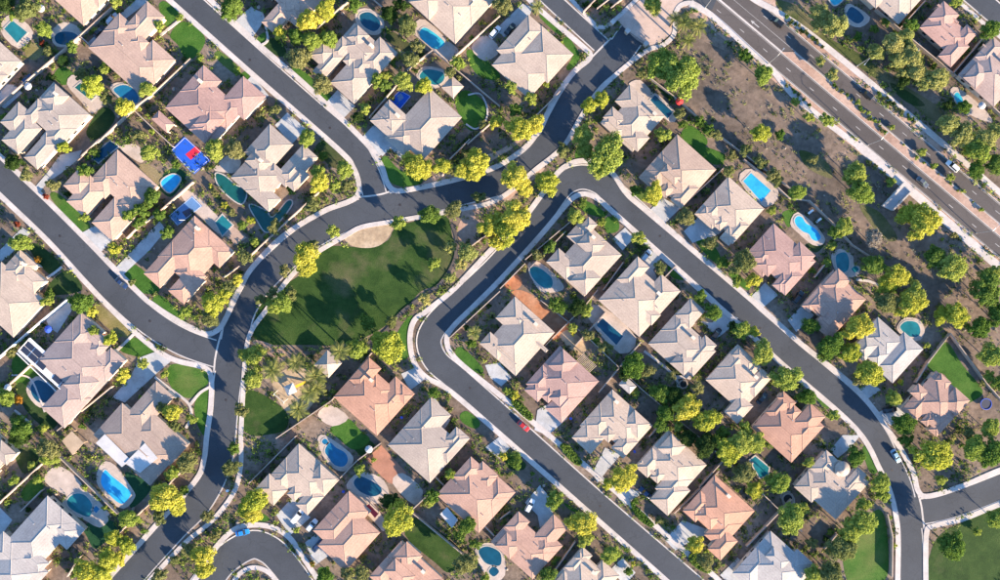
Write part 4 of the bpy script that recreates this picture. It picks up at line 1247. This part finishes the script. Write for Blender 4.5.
# hedges: clipped leafy masses
for p in HEDGES:
    pp = smooth_closed(p, 4); xs = [q[0] for q in pp]; ys = [q[1] for q in pp]; rg = np.random.default_rng(int(xs[0]))
    pts = rg.uniform((min(xs), min(ys)), (max(xs), max(ys)), (2600, 2)); pts = pts[inside(pp, pts[:, 0], pts[:, 1])][:900]
    cx, cy = W(float(np.mean(xs)), float(np.mean(ys))); v = []; f = []
    for q in pts:
        x, y = W(*q); z = rg.uniform(.15, .95); d = rg.normal(size=3); d[2] = abs(d[2]) + .4; d /= np.linalg.norm(d); a = np.cross(d, rg.normal(size=3)); a /= np.linalg.norm(a); b = np.cross(d, a); c = np.array((x - cx, y - cy, z)); s = .22; k = len(v)
        v += [tuple(c - a * s - b * s), tuple(c + a * s - b * s), tuple(c + a * s + b * s), tuple(c - a * s + b * s)]; f.append((k, k + 1, k + 2, k + 3))
    o = obj('hedge', v, f, MAT['leaf_green']); o.location = (cx, cy, 0)
    tag(o, short(f"clipped oval green hedge {place(float(np.mean(xs)), float(np.mean(ys)))}"), 'hedge', 'oval kerb hedges'); paint(OCC, pp)
# shrubs along verges and in the yards
sr = random.Random(21)
cnt = 0
def scatter_line(a, b, n_, kinds, rr, jit=1.5):
    for i in range(n_):
        t = (i + sr.uniform(.1, .9)) / n_; plant(sr.choice(kinds), a[0] + (b[0] - a[0]) * t + sr.uniform(-jit, jit), a[1] + (b[1] - a[1]) * t + sr.uniform(-jit, jit), sr.uniform(*rr))
scatter_line((786, 17), (822, 46), 14, ['dark', 'olive', 'green'], (1.6, 2.8)); scatter_line((877, 92), (916, 123), 14, ['dark', 'olive', 'green'], (1.6, 2.8))
scatter_line((832, 84), (880, 124), 14, ['green', 'olive', 'lime'], (1.6, 2.8)); scatter_line((862, 112), (888, 134), 7, ['green', 'olive'], (1.6, 2.6))
scatter_line((865, 158), (895, 183), 8, ['olive', 'lime'], (1.5, 2.5)); scatter_line((900, 142), (985, 212), 9, ['lime', 'olive', 'green'], (1.2, 2.6))
scatter_line((785, 82), (812, 108), 6, ['olive', 'green'], (1.5, 2.4))
scatter_line((905, 205), (985, 275), 10, ['olive', 'grey', 'lime'], (1.2, 2.6))
tries = 0
while cnt < 170 and tries < 9000:
    tries += 1; px, py = sr.uniform(2, 998), sr.uniform(2, 578)
    if sr.random() < .6:
        wl_ = sr.choice(WALLS); k_ = sr.randrange(len(wl_) - 1); f_ = sr.random(); a_, b_ = wl_[k_], wl_[k_ + 1]; n_ = math.dist(a_, b_); o_ = sr.choice((-1, 1)) * sr.uniform(3, 5)
        px = a_[0] + (b_[0] - a_[0]) * f_ - (b_[1] - a_[1]) / n_ * o_; py = a_[1] + (b_[1] - a_[1]) * f_ + (b_[0] - a_[0]) / n_ * o_
        if not (2 < px < 998 and 2 < py < 578): continue
    r_ = sr.uniform(1.7, 3.8)
    if any(hit(OCC, px + a, py + b) for a, b in ((0, 0), (r_, 0), (-r_, 0), (0, r_), (0, -r_))): continue
    if inside(wash, np.array(px), np.array(py)) and sr.random() < .6: continue
    plant(sr.choice(['olive', 'olive', 'green', 'lime', 'dark', 'pale', 'green']), px, py, r_); cnt += 1
# labels: where several alike stand in one place, the largest and the smallest are told apart by size
NUM = {2: 'two', 3: 'three', 4: 'four', 5: 'five', 6: 'six', 7: 'seven', 8: 'eight', 9: 'nine'}
bk = {}
for e in PL: bk.setdefault((e[3], e[4]), []).append(e)
for (what, pl), L_ in bk.items():
    L_.sort(key=lambda e: -e[1]); n_ = len(L_); nn = NUM.get(n_, 'many')
    for i, e in enumerate(L_):
        lab = f'{e[2]} {what} {pl}'
        if n_ == 2 and L_[0][1] > L_[1][1] * 1.08: lab = f"{'bigger' if i == 0 else 'lesser'} of two {what}s {pl}"
        elif n_ > 2 and i == 0 and L_[0][1] > L_[1][1] * 1.06: lab = f'largest of {nn} {what}s {pl}'
        elif n_ > 2 and i == n_ - 1 and L_[-2][1] > L_[-1][1] * 1.06: lab = f'smallest of {nn} {what}s {pl}'
        e[0]['label'] = short(lab)
# uncountable low ground cover and dry tufts
rg = np.random.default_rng(5)
def cover(name, N, kinds, label, test, size):
    px = rg.uniform(-5, 1005, N * 5); py = rg.uniform(-5, 585, N * 5)
    # clumped: keep points where a smooth random field is high
    fld = np.sin(px * .11 + 3 * np.sin(py * .05)) + np.sin(py * .13 + 2 * np.sin(px * .06)) + rg.normal(size=px.size) * .8
    keep = (fld > -.2) & test(px, py) & ~OCC[(np.floor(py) + 30).astype(int), (np.floor(px) + 40).astype(int)]
    px = px[keep][:N]; py = py[keep][:N]; n_ = px.size; K = 12
    s0 = np.repeat(rg.uniform(size[0] ** .5, size[1] ** .5, n_) ** 2, K)[:, None]; mk = np.repeat(rg.integers(len(kinds), size=n_), K)
    c = np.stack([np.repeat((px - 500) * S, K), np.repeat((290 - py) * S, K), np.zeros(n_ * K)], 1)
    c += rg.normal(size=c.shape) * s0 * (.5, .5, 0); c[:, 2:] += rg.uniform(.05, .75, (n_ * K, 1)) * s0
    d = rg.normal(size=c.shape); d[:, 2] = abs(d[:, 2]) + .3; d /= np.linalg.norm(d, axis=1)[:, None]
    a = np.cross(d, rg.normal(size=c.shape)); a /= np.linalg.norm(a, axis=1)[:, None]; b = np.cross(d, a); s = s0 * .32
    v = np.stack([c - a * s - b * s * .6, c + a * s - b * s * .6, c + b * s], 1).reshape(-1, 3)
    o = new_obj(name, mesh(name, v.tolist(), np.arange(len(v)).reshape(-1, 3).tolist(), [MAT['leaf_' + q] for q in kinds], mk.tolist())); tag(o, label, 'plants', kind='stuff')
inw = lambda a, b: inside(wash, np.array(a), np.array(b))
cover('ground_cover', 12000, ['olive', 'green', 'dark', 'green', 'lime', 'dark'], 'low mixed planting scattered over the gravel yards', lambda a, b: ~inw(a, b), (.25, 1.1))
cover('dry_tufts', 4500, ['olive', 'grey', 'pale', 'dark'], 'dry tufts scattered over the bare wash', inw, (.2, .8))

# ---------------------------------------------------------------- sports courts
def court(poly, mat, name, label, keypoly, keymat, hoops):
    p = ccw([W(*q) for q in poly]); cx = sum(q[0] for q in p) / len(p); cy = sum(q[1] for q in p) / len(p)
    t = empty(name, (cx, cy, 0)); tag(t, label, 'court')
    m = MB(); m.quadbox([(x - cx, y - cy) for x, y in p], 0, .16); m.build('court_slab', mat, t)
    k = ccw([W(*q) for q in keypoly]); m = MB(); m.quadbox([(x - cx, y - cy) for x, y in k], .10, .166); m.build('key_area', keymat, t)
    for i in range(len(p)):
        a = Vector(p[i]) * .94 + Vector((cx, cy)) * .06; b = Vector(p[(i + 1) % len(p)]) * .94 + Vector((cx, cy)) * .06
        d = (b - a).normalized(); nn = Vector((-d.y, d.x)) * .05; m = MB()
        q = ccw([tuple(z_ - Vector((cx, cy))) for z_ in (a + nn + d * .06, b + nn - d * .06, b - nn - d * .06, a - nn + d * .06)]); m.quadbox(q, .12, .172); m.build('boundary_line', MAT['white'], t)
    for (px, py) in hoops:
        x, y = W(px, py); x -= cx; y -= cy; m = MB(); m.tube((x, y, 0), (x, y, 3.0), .06, .06, 8); m.build('hoop_post', MAT['metal'], t)
        m = MB(); m.box(x - .8, y - .04, 2.7, x + .8, y + .04, 3.7); m.build('backboard', MAT['white'], t)
        m = MB()
        for i in range(12):
            a, b = 6.283 * i / 12, 6.283 * (i + 1) / 12; m.tube((x + .25 * math.cos(a), y + .3 + .25 * math.sin(a), 3.05), (x + .25 * math.cos(b), y + .3 + .25 * math.sin(b), 3.05), .02, .02, 5, False)
        m.build('hoop_ring', MAT['red_cloth'], t)
    paint(OCC, poly)
court([(170.3, 151), (184.8, 136.5), (210.3, 160), (193.8, 174.5)], MAT['court_blue'], 'sports_court', 'bright blue sports court with a red centre block', [(185.5, 154.5), (195.9, 146.2), (201.4, 151), (191, 160)], MAT['court_red'], [])
court([(168.7, 216), (192.5, 196), (202.5, 206), (177.5, 226)], MAT['court_slate'], 'basketball_pad', 'slate blue basketball pad beside the salmon house', [(182, 212), (190, 208), (196, 215), (188, 220)], MAT['court_dark'], [(186, 221)])
for p in COURTS: court(p, MAT['court_blue'], 'play_court', 'small plain blue play court beside a cream roof', [(397, 96), (401, 93), (404, 98), (399, 102)], MAT['court_slate'], [])
# ---------------------------------------------------------------- vehicles
CARP = dict(white=(.72, .72, .71), silver=(.42, .43, .45), black=(.012, .013, .016), grey=(.10, .105, .115), red=(.42, .02, .02), blue=(.02, .22, .62), navy=(.02, .04, .10), lightblue=(.25, .42, .55))
for k, c in CARP.items(): MAT['car_' + k] = plain(k + '_car_paint', c, 0.3, 0.1, 0.5, 0.6)
def loft(m, secs):
    n_ = len(secs[0]); b = len(m.v)
    for s in secs: m.v += s
    for i in range(len(secs) - 1):
        for j in range(n_):
            k = (j + 1) % n_; m.f.append((b + i * n_ + j, b + i * n_ + k, b + (i + 1) * n_ + k, b + (i + 1) * n_ + j))
    m.f.append(tuple(b + j for j in range(n_))[::-1]); m.f.append(tuple(b + (len(secs) - 1) * n_ + j for j in range(n_)))
def wheel_meshes():
    m = MB(); m.tube((0, -.11, 0), (0, .11, 0), .34, .34, 16); a = mesh('tyre', m.v, m.f, [MAT['tyre']])
    m = MB(); m.tube((0, -.118, 0), (0, .118, 0), .21, .21, 12); return a, mesh('rim', m.v, m.f, [MAT['rim']])
TY, RI = wheel_meshes()
def car(kind, colr, px, py, ang, label, group=None, name=None):
    x, y = W(px, py, .8); t = empty(name or dict(sedan='parked_car', suv='parked_suv', pickup='pickup_truck', van='van')[kind], (x, y, .07 if hit(ROADM, px, py) else .115), R(ang)); tag(t, label, dict(sedan='car', suv='car', pickup='pickup', van='van')[kind], group)
    P_ = MAT['car_' + colr]
    hl = dict(sedan=2.38, suv=2.4, pickup=2.8, van=2.7)[kind]; hw = dict(sedan=.92, suv=.97, pickup=1.0, van=1.0)[kind]; bz = dict(sedan=.92, suv=1.05, pickup=1.05, van=1.1)[kind]; tz = dict(sedan=1.45, suv=1.75, pickup=1.85, van=2.1)[kind]
    def sec(xx, w_, zt, zb=.28): return [(xx, -w_ * .96, zb), (xx, w_ * .96, zb), (xx, w_, zb + .25), (xx, w_, zt - .16), (xx, w_ * .90, zt), (xx, -w_ * .90, zt), (xx, -w_, zt - .16), (xx, -w_, zb + .25)]
    m = MB(); loft(m, [sec(-hl, hw * .80, bz - .16, .42), sec(-hl + .22, hw * .95, bz - .02), sec(-hl + 1.0, hw, bz), sec(.6, hw, bz), sec(hl - 1.1, hw * .98, bz - .05), sec(hl - .35, hw * .92, bz - .16), sec(hl, hw * .74, bz - .3, .42)])
    body = m.build('body', P_, t)
    c0, c1, r0, r1 = dict(sedan=(-1.75, 1.05, -1.15, .30), suv=(-2.2, 1.05, -2.0, .35), pickup=(-.75, 1.25, -.55, .60), van=(-2.55, 1.6, -2.45, 1.0))[kind]
    def fr(a0, a1, w0, z0, b0, b1, w1, z1):
        return [(a0, -w0, z0), (a1, -w0, z0), (a1, w0, z0), (a0, w0, z0), (b0, -w1, z1), (b1, -w1, z1), (b1, w1, z1), (b0, w1, z1)], [(3, 2, 1, 0), (4, 5, 6, 7), (0, 1, 5, 4), (1, 2, 6, 5), (2, 3, 7, 6), (3, 0, 4, 7)]
    v, f = fr(c0, c1, hw * .88, bz - .03, r0, r1, hw * .70, tz - .04); obj('glasshouse', v, f, MAT['glass'], t)
    v, f = fr(r0 - .02, r1 + .02, hw * .715, tz - .07, r0 + .06, r1 - .06, hw * .66, tz + .01); obj('car_roof', v, f, P_, t)
    if kind == 'pickup':
        m = MB(); m.box(-hl + .15, -hw * .8, bz - .05, c0 - .1, hw * .8, bz + .012); m.build('cargo_bed', MAT['tyre'], t)
    for sx in (hl - .95, -hl + .95):
        for sy in (1, -1):
            wo = new_obj('wheel', TY, t); wo.location = (sx, sy * (hw - .08), .34); new_obj('rim', RI, wo)
    for sy in (1, -1):
        m = MB(); m.box(hl - .22, sy * hw * .62 - .17, bz - .42, hl - .02, sy * hw * .62 + .17, bz - .28); m.build('headlight', MAT['lamp'], t)
        m = MB(); m.box(-hl - .01, sy * hw * .66 - .16, bz - .36, -hl + .12, sy * hw * .66 + .16, bz - .2); m.build('tail_light', MAT['tail'], t)
        m = MB(); m.box(c1 - .45, sy * (hw + .09) - .09, bz, c1 - .25, sy * (hw + .09) + .09, bz + .16); m.build('mirror', P_, t)
    return t
UD, UU = -41, 139      # heading down the streets or up them
car('suv', 'black', 777.5, 22, UU, 'black suv driving past the turn arrow on the divided road', name='moving_suv')
car('suv', 'black', 867, 94, UU, 'black suv driving beside the grassy verge and lamp post', name='moving_suv')
car('suv', 'white', 952.5, 166, UU, 'white suv driving beside the far sidewalk near tall verge trees', name='moving_suv')
car('sedan', 'grey', 922.5, 182, UD, 'dark grey car driving past the culvert bridge', name='moving_car')
car('sedan', 'navy', 121.5, 283, UD, 'navy car parked at the kerb near the salmon house')
car('sedan', 'red', 523.5, 426, UD, 'red car parked at the kerb by the pink house')
car('sedan', 'lightblue', 896, 456, -58, 'light blue car driving on the bend near the side street', name='moving_car')
car('sedan', 'blue', 242.5, 532.5, 12, 'bright blue car parked at the cul-de-sac kerb')
car('van', 'white', 297.5, 516, 49, 'white van on the cul-de-sac driveway of the cream house')
car('suv', 'white', 312, 525, 49, 'white suv in the side yard next to the salmon house')
car('sedan', 'navy', 317.5, 546, 49, 'navy car on the shaded driveway of the salmon house')
car('suv', 'white', 530, 505.5, 60, 'white car on the curved driveway of the salmon house')
car('sedan', 'navy', 645, 492.5, 140, 'navy car on the driveway beside the large square cream house')
car('sedan', 'black', 511, 496, 49, 'black car beside the salmon garage near round trees')
car('suv', 'silver', 646, 255.5, 49, 'silver suv on the driveway near the island hedge')
car('suv', 'black', 798, 297, 52, 'black suv on the driveway of the salmon house')
car('sedan', 'black', 890, 410, 10, 'black car on the driveway below a round lime tree')
car('sedan', 'black', 716, 334, 49, 'black car on the driveway of the winding path house')
car('suv', 'silver', 112.5, 19, 49, 'silver suv on the narrow side drive beside the large peach house')
car('sedan', 'black', 99, 31.5, 49, 'black car on the narrow side drive behind the silver suv')
car('sedan', 'black', 510, 29, 49, 'black car on the driveway of the corner cream house')
car('sedan', 'navy', 26.5, 80, 49, 'navy car beside the wall of the grey cream house')
car('sedan', 'black', 762, 398, 49, 'black car beside the orange terracotta house')
car('suv', 'white', 495, 32, 49, 'white suv on the patio drive near the broad cream house')
# ---------------------------------------------------------------- lamps, gate, bridge and yard things
def lamp(px, py, ang, label):
    x, y = W(px, py); t = empty('street_lamp', (x, y, 0), R(ang)); tag(t, label, 'street lamp', 'street lamps of the divided road')
    m = MB(); m.tube((0, 0, 0), (0, 0, .5), .22, .2, 10); m.build('base', MAT['walk'], t)
    m = MB(); m.tube((0, 0, .5), (0, 0, 8.6), .13, .08, 10); m.build('pole', MAT['metal'], t)
    m = MB(); m.tube((0, 0, 8.5), (1.2, 0, 9.0), .06, .05, 8); m.tube((1.2, 0, 9.0), (2.6, 0, 9.1), .05, .045, 8); m.build('arm', MAT['metal'], t)
    m = MB(); m.box(2.5, -.16, 8.98, 3.2, .16, 9.12); m.build('lamp_head', MAT['metal'], t)
lamp(768, 64, 50, 'grey street lamp at the wash sidewalk near a round lime tree')
lamp(857, 66, 230, 'grey street lamp on the grassy verge across the divided road')
lamp(868, 145, 50, 'grey street lamp at the wash sidewalk uphill of the culvert bridge')
lamp(976, 233, 50, 'grey street lamp at the wash sidewalk beyond the culvert bridge')
lamp(705, 8, 50, 'grey street lamp at the entry corner by the paver plaza')
# gate
def pillar(px, py, label):
    x, y = W(px, py); t = empty('gate_pillar', (x, y, 0), R(45)); tag(t, label, 'pillar')
    m = MB(); m.box(-.6, -.6, 0, .6, .6, 2.3); m.build('pillar_shaft', MAT['stucco2'], t); m = MB(); m.box(-.75, -.75, 2.3, .75, .75, 2.5); m.build('pillar_cap', MAT['walk'], t)
pillar(626.5, 33, 'square stucco call box pillar on the gate plaza'); pillar(645, 45.5, 'square stucco gate pillar beside the sidewalk ramp'); pillar(612, 24, 'square stucco gate pillar at the planted corner')
for (a, b, lab) in (((613.5, 24.5), (625, 32), 'dark iron gate leaf beside the planted corner'), ((628.5, 34), (643.5, 44.5), 'dark iron gate leaf beside the sidewalk ramp')):
    A = Vector((*W(*a), 0)); B = Vector((*W(*b), 0)); t = empty('gate', A); tag(t, lab, 'gate', 'gate leaves of the entrance'); d = B - A; m = MB()
    m.tube((0, 0, .35), (d.x, d.y, .35), .05, .05, 6); m.tube((0, 0, 1.7), (d.x, d.y, 1.7), .05, .05, 6); m.build('gate_rail', MAT['darkmetal'], t)
    nb = 18
    for i in range(nb):
        q = d * (i + .5) / nb; m = MB(); m.tube((q.x, q.y, .2), (q.x, q.y, 1.85), .025, .025, 5); m.build('gate_bar', MAT['darkmetal'], t)
# culvert bridge over the wash
q = [(881, 206), (902.5, 182), (910, 192.5), (892, 211)]
cx, cy = W(896, 198); t = empty('culvert_bridge', (cx, cy, 0)); tag(t, 'pale concrete culvert slab beside the divided road sidewalk', 'bridge')
p = ccw([W(*a) for a in q]); p = [(x - cx, y - cy) for x, y in p]; m = MB(); m.quadbox(p, 0, .5); m.build('deck', MAT['d'], t)
for i in (0, 2):
    e = sorted([(math.dist(p[j], p[(j + 1) % 4]), j) for j in range(4)], reverse=True)[i // 2][1]
    a, b = Vector(p[e]), Vector(p[(e + 1) % 4]); d = (b - a).normalized(); nn = Vector((-d.y, d.x)) * .45; m = MB(); m.quadbox(ccw([tuple(a), tuple(b), tuple(b + nn), tuple(a + nn)]), .5, 1.2); m.build('parapet', MAT['walk'], t)
paint(OCC, q)
# pale patio covers of the tan house
def cover_roof(q, z, mat, name, label, cat, posts=True):
    p = ccw([W(*a, z) for a in q]); cx = sum(a[0] for a in p) / len(p); cy = sum(a[1] for a in p) / len(p); p = [(x - cx, y - cy) for x, y in p]
    t = empty(name, (cx, cy, 0)); tag(t, label, cat); m = MB(); m.quadbox(p, z, z + .12); m.build('cover_panel', mat, t)
    if posts:
        for a in p: m = MB(); x, y = a[0] * .92, a[1] * .92; m.box(x - .1, y - .1, 0, x + .1, y + .1, z); m.build('post', MAT['wood'], t)
cover_roof([(96, 443), (105, 434), (131, 460), (122, 467)], 3.9, MAT['canvas'], 'patio_cover', 'long pale patio cover on the tan house above the bright pool', 'patio cover')
cover_roof([(125, 463), (145, 443), (158, 458), (140, 473)], 4.1, MAT['canvas'], 'patio_cover', 'square pale patio cover on the tan house beside dark turf', 'patio cover')
cover_roof([(62, 441), (72, 431), (84, 443), (73, 455)], 2.7, MAT['wood'], 'patio_cover', 'brown timber patio cover at the end of the tan house', 'patio cover')
cover_roof([(365, 506), (369, 504), (378.5, 514), (375, 518)], 2.6, MAT['red_cloth'], 'awning', 'red canvas awning behind the salmon house with the ringed pool', 'awning')
cover_roof([(440, 514), (447, 507), (458, 520), (452, 528)], 2.5, MAT['canvas'], 'patio_cover', 'white patio cover on the salmon house beside round trees', 'patio cover')
# pergola with slats behind the pink house
px0 = [(574.5, 362), (583, 353), (597, 366), (588.5, 374)]
p = [Vector(W(*a, 2.6)) for a in px0]; c = sum(p, Vector((0, 0))) / 4; t = empty('pergola', (c.x, c.y, 0)); tag(t, 'slatted tan timber pergola behind the pink house', 'pergola'); p = [a - c for a in p]
for a in p: m = MB(); b = a * .92; m.box(b.x - .1, b.y - .1, 0, b.x + .1, b.y + .1, 2.6); m.build('post', MAT['wood'], t)
for i in range(12):
    f = (i + .5) / 12; a = p[0].lerp(p[3], f); b = p[1].lerp(p[2], f); d = (p[3] - p[0]).normalized() * .11; m = MB(); m.quadbox(ccw([tuple(a - d), tuple(b - d), tuple(b + d), tuple(a + d)]), 2.62, 2.75); m.build('slat', MAT['wood'], t)
for f in (.08, .92):
    a = p[0].lerp(p[1], f); b = p[3].lerp(p[2], f); d = (p[1] - p[0]).normalized() * .08; m = MB(); m.quadbox(ccw([tuple(a - d), tuple(b - d), tuple(b + d), tuple(a + d)]), 2.45, 2.615); m.build('beam', MAT['wood'], t)
# playground
x, y = W(293, 388); t = empty('play_structure', (x, y, 0), R(25)); tag(t, 'play structure with yellow slide between the palms', 'playground')
for a in (-1.3, 1.3):
    for b in (-1.3, 1.3): m = MB(); m.tube((a, b, 0), (a, b, 3.1), .08, .08, 8); m.build('post', MAT['metal'], t)
m = MB(); m.box(-1.4, -1.4, 1.35, 1.4, 1.4, 1.5); m.build('platform', MAT['wood'], t)
m = MB(); g = MB(); hip(m, g, -1.7, 1.7, -1.7, 1.7, 3.1, .5, .1); m.build('canopy', MAT['canvas'], t)
MAT['slide'] = plain('yellow_slide_plastic', (.55, .36, .03), .5)
m = MB(); v = [(1.4, -.45, 1.5), (1.4, .45, 1.5), (5.2, .45, .25), (5.2, -.45, .25)]; m.v = v + [(a, b, c_ - .1) for a, b, c_ in v]; m.f = [(0, 3, 2, 1), (4, 5, 6, 7), (0, 1, 5, 4), (1, 2, 6, 5), (2, 3, 7, 6), (3, 0, 4, 7)]; m.build('slide', MAT['slide'], t)
m = MB()
for i in range(6): m.tube((-1.4 - .25 * i, -.5, 1.4 - .24 * i), (-1.4 - .25 * i, .5, 1.4 - .24 * i), .04, .04, 6)
m.build('ladder', MAT['metal'], t)
x, y = W(281, 397); t = empty('swing_set', (x, y, 0), R(-40)); tag(t, 'white swing set on the sandy play area', 'playground')
for a in (-2.2, 2.2):
    m = MB(); m.tube((a, -1.1, 0), (a, 0, 2.5), .06, .06, 8); m.tube((a, 1.1, 0), (a, 0, 2.5), .06, .06, 8); m.build('frame_leg', MAT['white'], t)
m = MB(); m.tube((-2.3, 0, 2.5), (2.3, 0, 2.5), .06, .06, 8); m.build('top_bar', MAT['white'], t)
for a in (-.9, .9):
    m = MB(); m.tube((a - .25, 0, .5), (a - .25, 0, 2.5), .015, .015, 4); m.tube((a + .25, 0, .5), (a + .25, 0, 2.5), .015, .015, 4); m.box(a - .3, -.12, .45, a + .3, .12, .5); m.build('swing_seat', MAT['darkmetal'], t)
# trampoline, fire pit, loungers, bins, sheds
x, y = W(986, 404, .9); t = empty('trampoline', (x, y, 0)); tag(t, 'round dark trampoline beside the fenced bright lawn', 'trampoline')
m = MB(); m.tube((0, 0, .86), (0, 0, .9), 1.7, 1.7, 28); m.build('jump_mat', MAT['trampoline'], t)
m = MB()
for i in range(28):
    a, b = 6.283 * i / 28, 6.283 * (i + 1) / 28; m.tube((1.85 * math.cos(a), 1.85 * math.sin(a), .92), (1.85 * math.cos(b), 1.85 * math.sin(b), .92), .14, .14, 6, False)
m.build('pad_ring', MAT['blue_cloth'], t)
for i in range(6): a = 6.283 * i / 6; m = MB(); m.tube((1.85 * math.cos(a), 1.85 * math.sin(a), 0), (1.85 * math.cos(a), 1.85 * math.sin(a), .9), .03, .03, 6); m.build('leg', MAT['metal'], t)
def ringpit(px, py, r_, label):
    x, y = W(px, py); t = empty('fire_pit', (x, y, 0)); tag(t, label, 'fire pit'); m = MB(); k = 18
    for i in range(k):
        a, b = 6.283 * (i + .04) / k, 6.283 * (i + .96) / k; q = [(r_ * math.cos(a), r_ * math.sin(a)), (r_ * math.cos(b), r_ * math.sin(b)), (.72 * r_ * math.cos(b), .72 * r_ * math.sin(b)), (.72 * r_ * math.cos(a), .72 * r_ * math.sin(a))]
        m = MB(); m.quadbox(ccw(q), 0, .55); m.build('stone', MAT['stone'], t)
    m = MB(); m.tube((0, 0, 0), (0, 0, .3), .7 * r_, .7 * r_, 18); m.build('pit_floor', MAT['tyre'], t)
ringpit(787.5, 498.5, 2.1, 'round stone fire pit near the teal pool and lime trees'); ringpit(683, 384, 1.6, 'round stone fire pit at the end of the winding path')
def lounger(px, py, ang, label):
    x, y = W(px, py); t = empty('sun_lounger', (x, y, .02), R(ang)); tag(t, label, 'lounger', 'white loungers by the peanut pool')
    m = MB(); m.box(-1.0, -.36, .3, .35, .36, .42); m.build('seat', MAT['white'], t)
    m = MB(); m.v = [(.35, -.36, .3), (.35, .36, .3), (1.05, .36, .72), (1.05, -.36, .72), (.35, -.36, .42), (.35, .36, .42), (1.02, .36, .84), (1.02, -.36, .84)]; m.f = [(0, 1, 2, 3), (7, 6, 5, 4), (0, 4, 5, 1), (1, 5, 6, 2), (2, 6, 7, 3), (3, 7, 4, 0)]; m.build('backrest', MAT['white'], t)
    for a in (-.9, .3):
        for b in (-.3, .3): m = MB(); m.box(a - .03, b - .03, 0, a + .03, b + .03, .3); m.build('leg', MAT['metal'], t)
lounger(810, 212, 40, 'white sun lounger beside the peanut pool'); lounger(818, 220.5, 40, 'white sun lounger beside the peanut pool')
def table_set(px, py, c, label):
    x, y = W(px, py); t = empty('patio_umbrella', (x, y, .1)); tag(t, label, 'umbrella', 'patio umbrellas'); m = MB(); m.tube((0, 0, 0), (0, 0, 2.3), .03, .03, 6); m.build('pole', MAT['metal'], t)
    m = MB(); m.tube((0, 0, 2.0), (0, 0, 2.55), 1.35, .05, 8); m.build('canopy', MAT[c], t); m = MB(); m.tube((0, 0, 0), (0, 0, .08), .3, .3, 12); m.build('base', MAT['darkmetal'], t)
for px, py, c, lb in ((45, 11, 'canvas', 'pale'), (32, 88, 'canvas', 'pale'), (12, 387, 'canvas', 'pale'), (678, 103, 'red_cloth', 'red'), (978, 107, 'canvas', 'white'), (412, 425, 'blue_cloth', 'blue'), (370, 448, 'canvas', 'pale'), (52, 329, 'blue_cloth', 'blue')):
    table_set(px, py, c, short(f'{lb} patio umbrella {place(px, py)}'))
def bin_(px, py, c, label):
    x, y = W(px, py); t = empty('wheelie_bin', (x, y, .1), tr.uniform(0, 3)); tag(t, label, 'bin', 'wheelie bins'); v = [(-.28, -.33, .05), (.28, -.33, .05), (.28, .33, .05), (-.28, .33, .05), (-.34, -.4, 1.0), (.34, -.4, 1.0), (.34, .4, 1.0), (-.34, .4, 1.0)]
    obj('bin_body', v, [(3, 2, 1, 0), (4, 5, 6, 7), (0, 1, 5, 4), (1, 2, 6, 5), (2, 3, 7, 6), (3, 0, 4, 7)], MAT[c], t); m = MB(); m.box(-.37, -.43, 1.0, .37, .46, 1.07); m.build('lid', MAT[c], t)
bin_(570.5, 418, 'bin_blue', 'blue wheelie bin beside the pink house garage'); bin_(572.5, 421, 'darkmetal', 'dark wheelie bin beside the pink house garage'); bin_(634, 451, 'bin_blue', 'blue wheelie bin beside the large square cream house'); bin_(228.5, 490, 'white', 'white utility cabinet in the collector road verge')
bin_(402, 417, 'bin_blue', 'blue wheelie bin beside the terracotta house by the park'); bin_(344, 491, 'bin_blue', 'blue wheelie bin between the cream and salmon houses')
# boulders in beds and wash
bl = MB(); bmx = bmesh.new(); bmesh.ops.create_icosphere(bmx, subdivisions=2, radius=1.0)
for v_ in bmx.verts: v_.co *= 1 + .28 * mnoise.noise(v_.co * 1.6); v_.co.z *= .6
BOULD = bpy.data.meshes.new('boulder'); bmx.to_mesh(BOULD); bmx.free(); BOULD.materials.append(MAT['stone'])
k_ = 0; tries = 0
while k_ < 46 and tries < 4000:
    tries += 1; px, py = sr.uniform(0, 1000), sr.uniform(0, 580)
    if hit(OCC, px, py) or (not inw(px, py) and sr.random() < .5): continue
    k_ += 1; o = new_obj('boulder', BOULD); x, y = W(px, py); s = sr.uniform(.3, .75); o.location = (x, y, s * .2); o.scale = (s, s * sr.uniform(.7, 1.1), s); o.rotation_euler = (0, 0, sr.uniform(0, 6))
    tag(o, short(f'rounded tan boulder {place(px, py)}'), 'boulder', 'landscape boulders')
# manhole covers in the streets
mm = MB(); mm.tube((0, 0, 0), (0, 0, .012), .42, .42, 16); MH = mesh('manhole_cover', mm.v, mm.f, [MAT['darkmetal']])
for ri, px, py in ((0, 60, 236), (0, 150, 321), (1, 250, 60), (1, 330, 128), (2, 400, 205), (2, 226, 400), (4, 470, 388), (4, 600, 506), (4, 660, 236), (4, 760, 328), (4, 892, 470)):
    o = new_obj('manhole_cover', MH, RO[ri][0]); x, y = W(px, py); o.location = (x, y, .074)
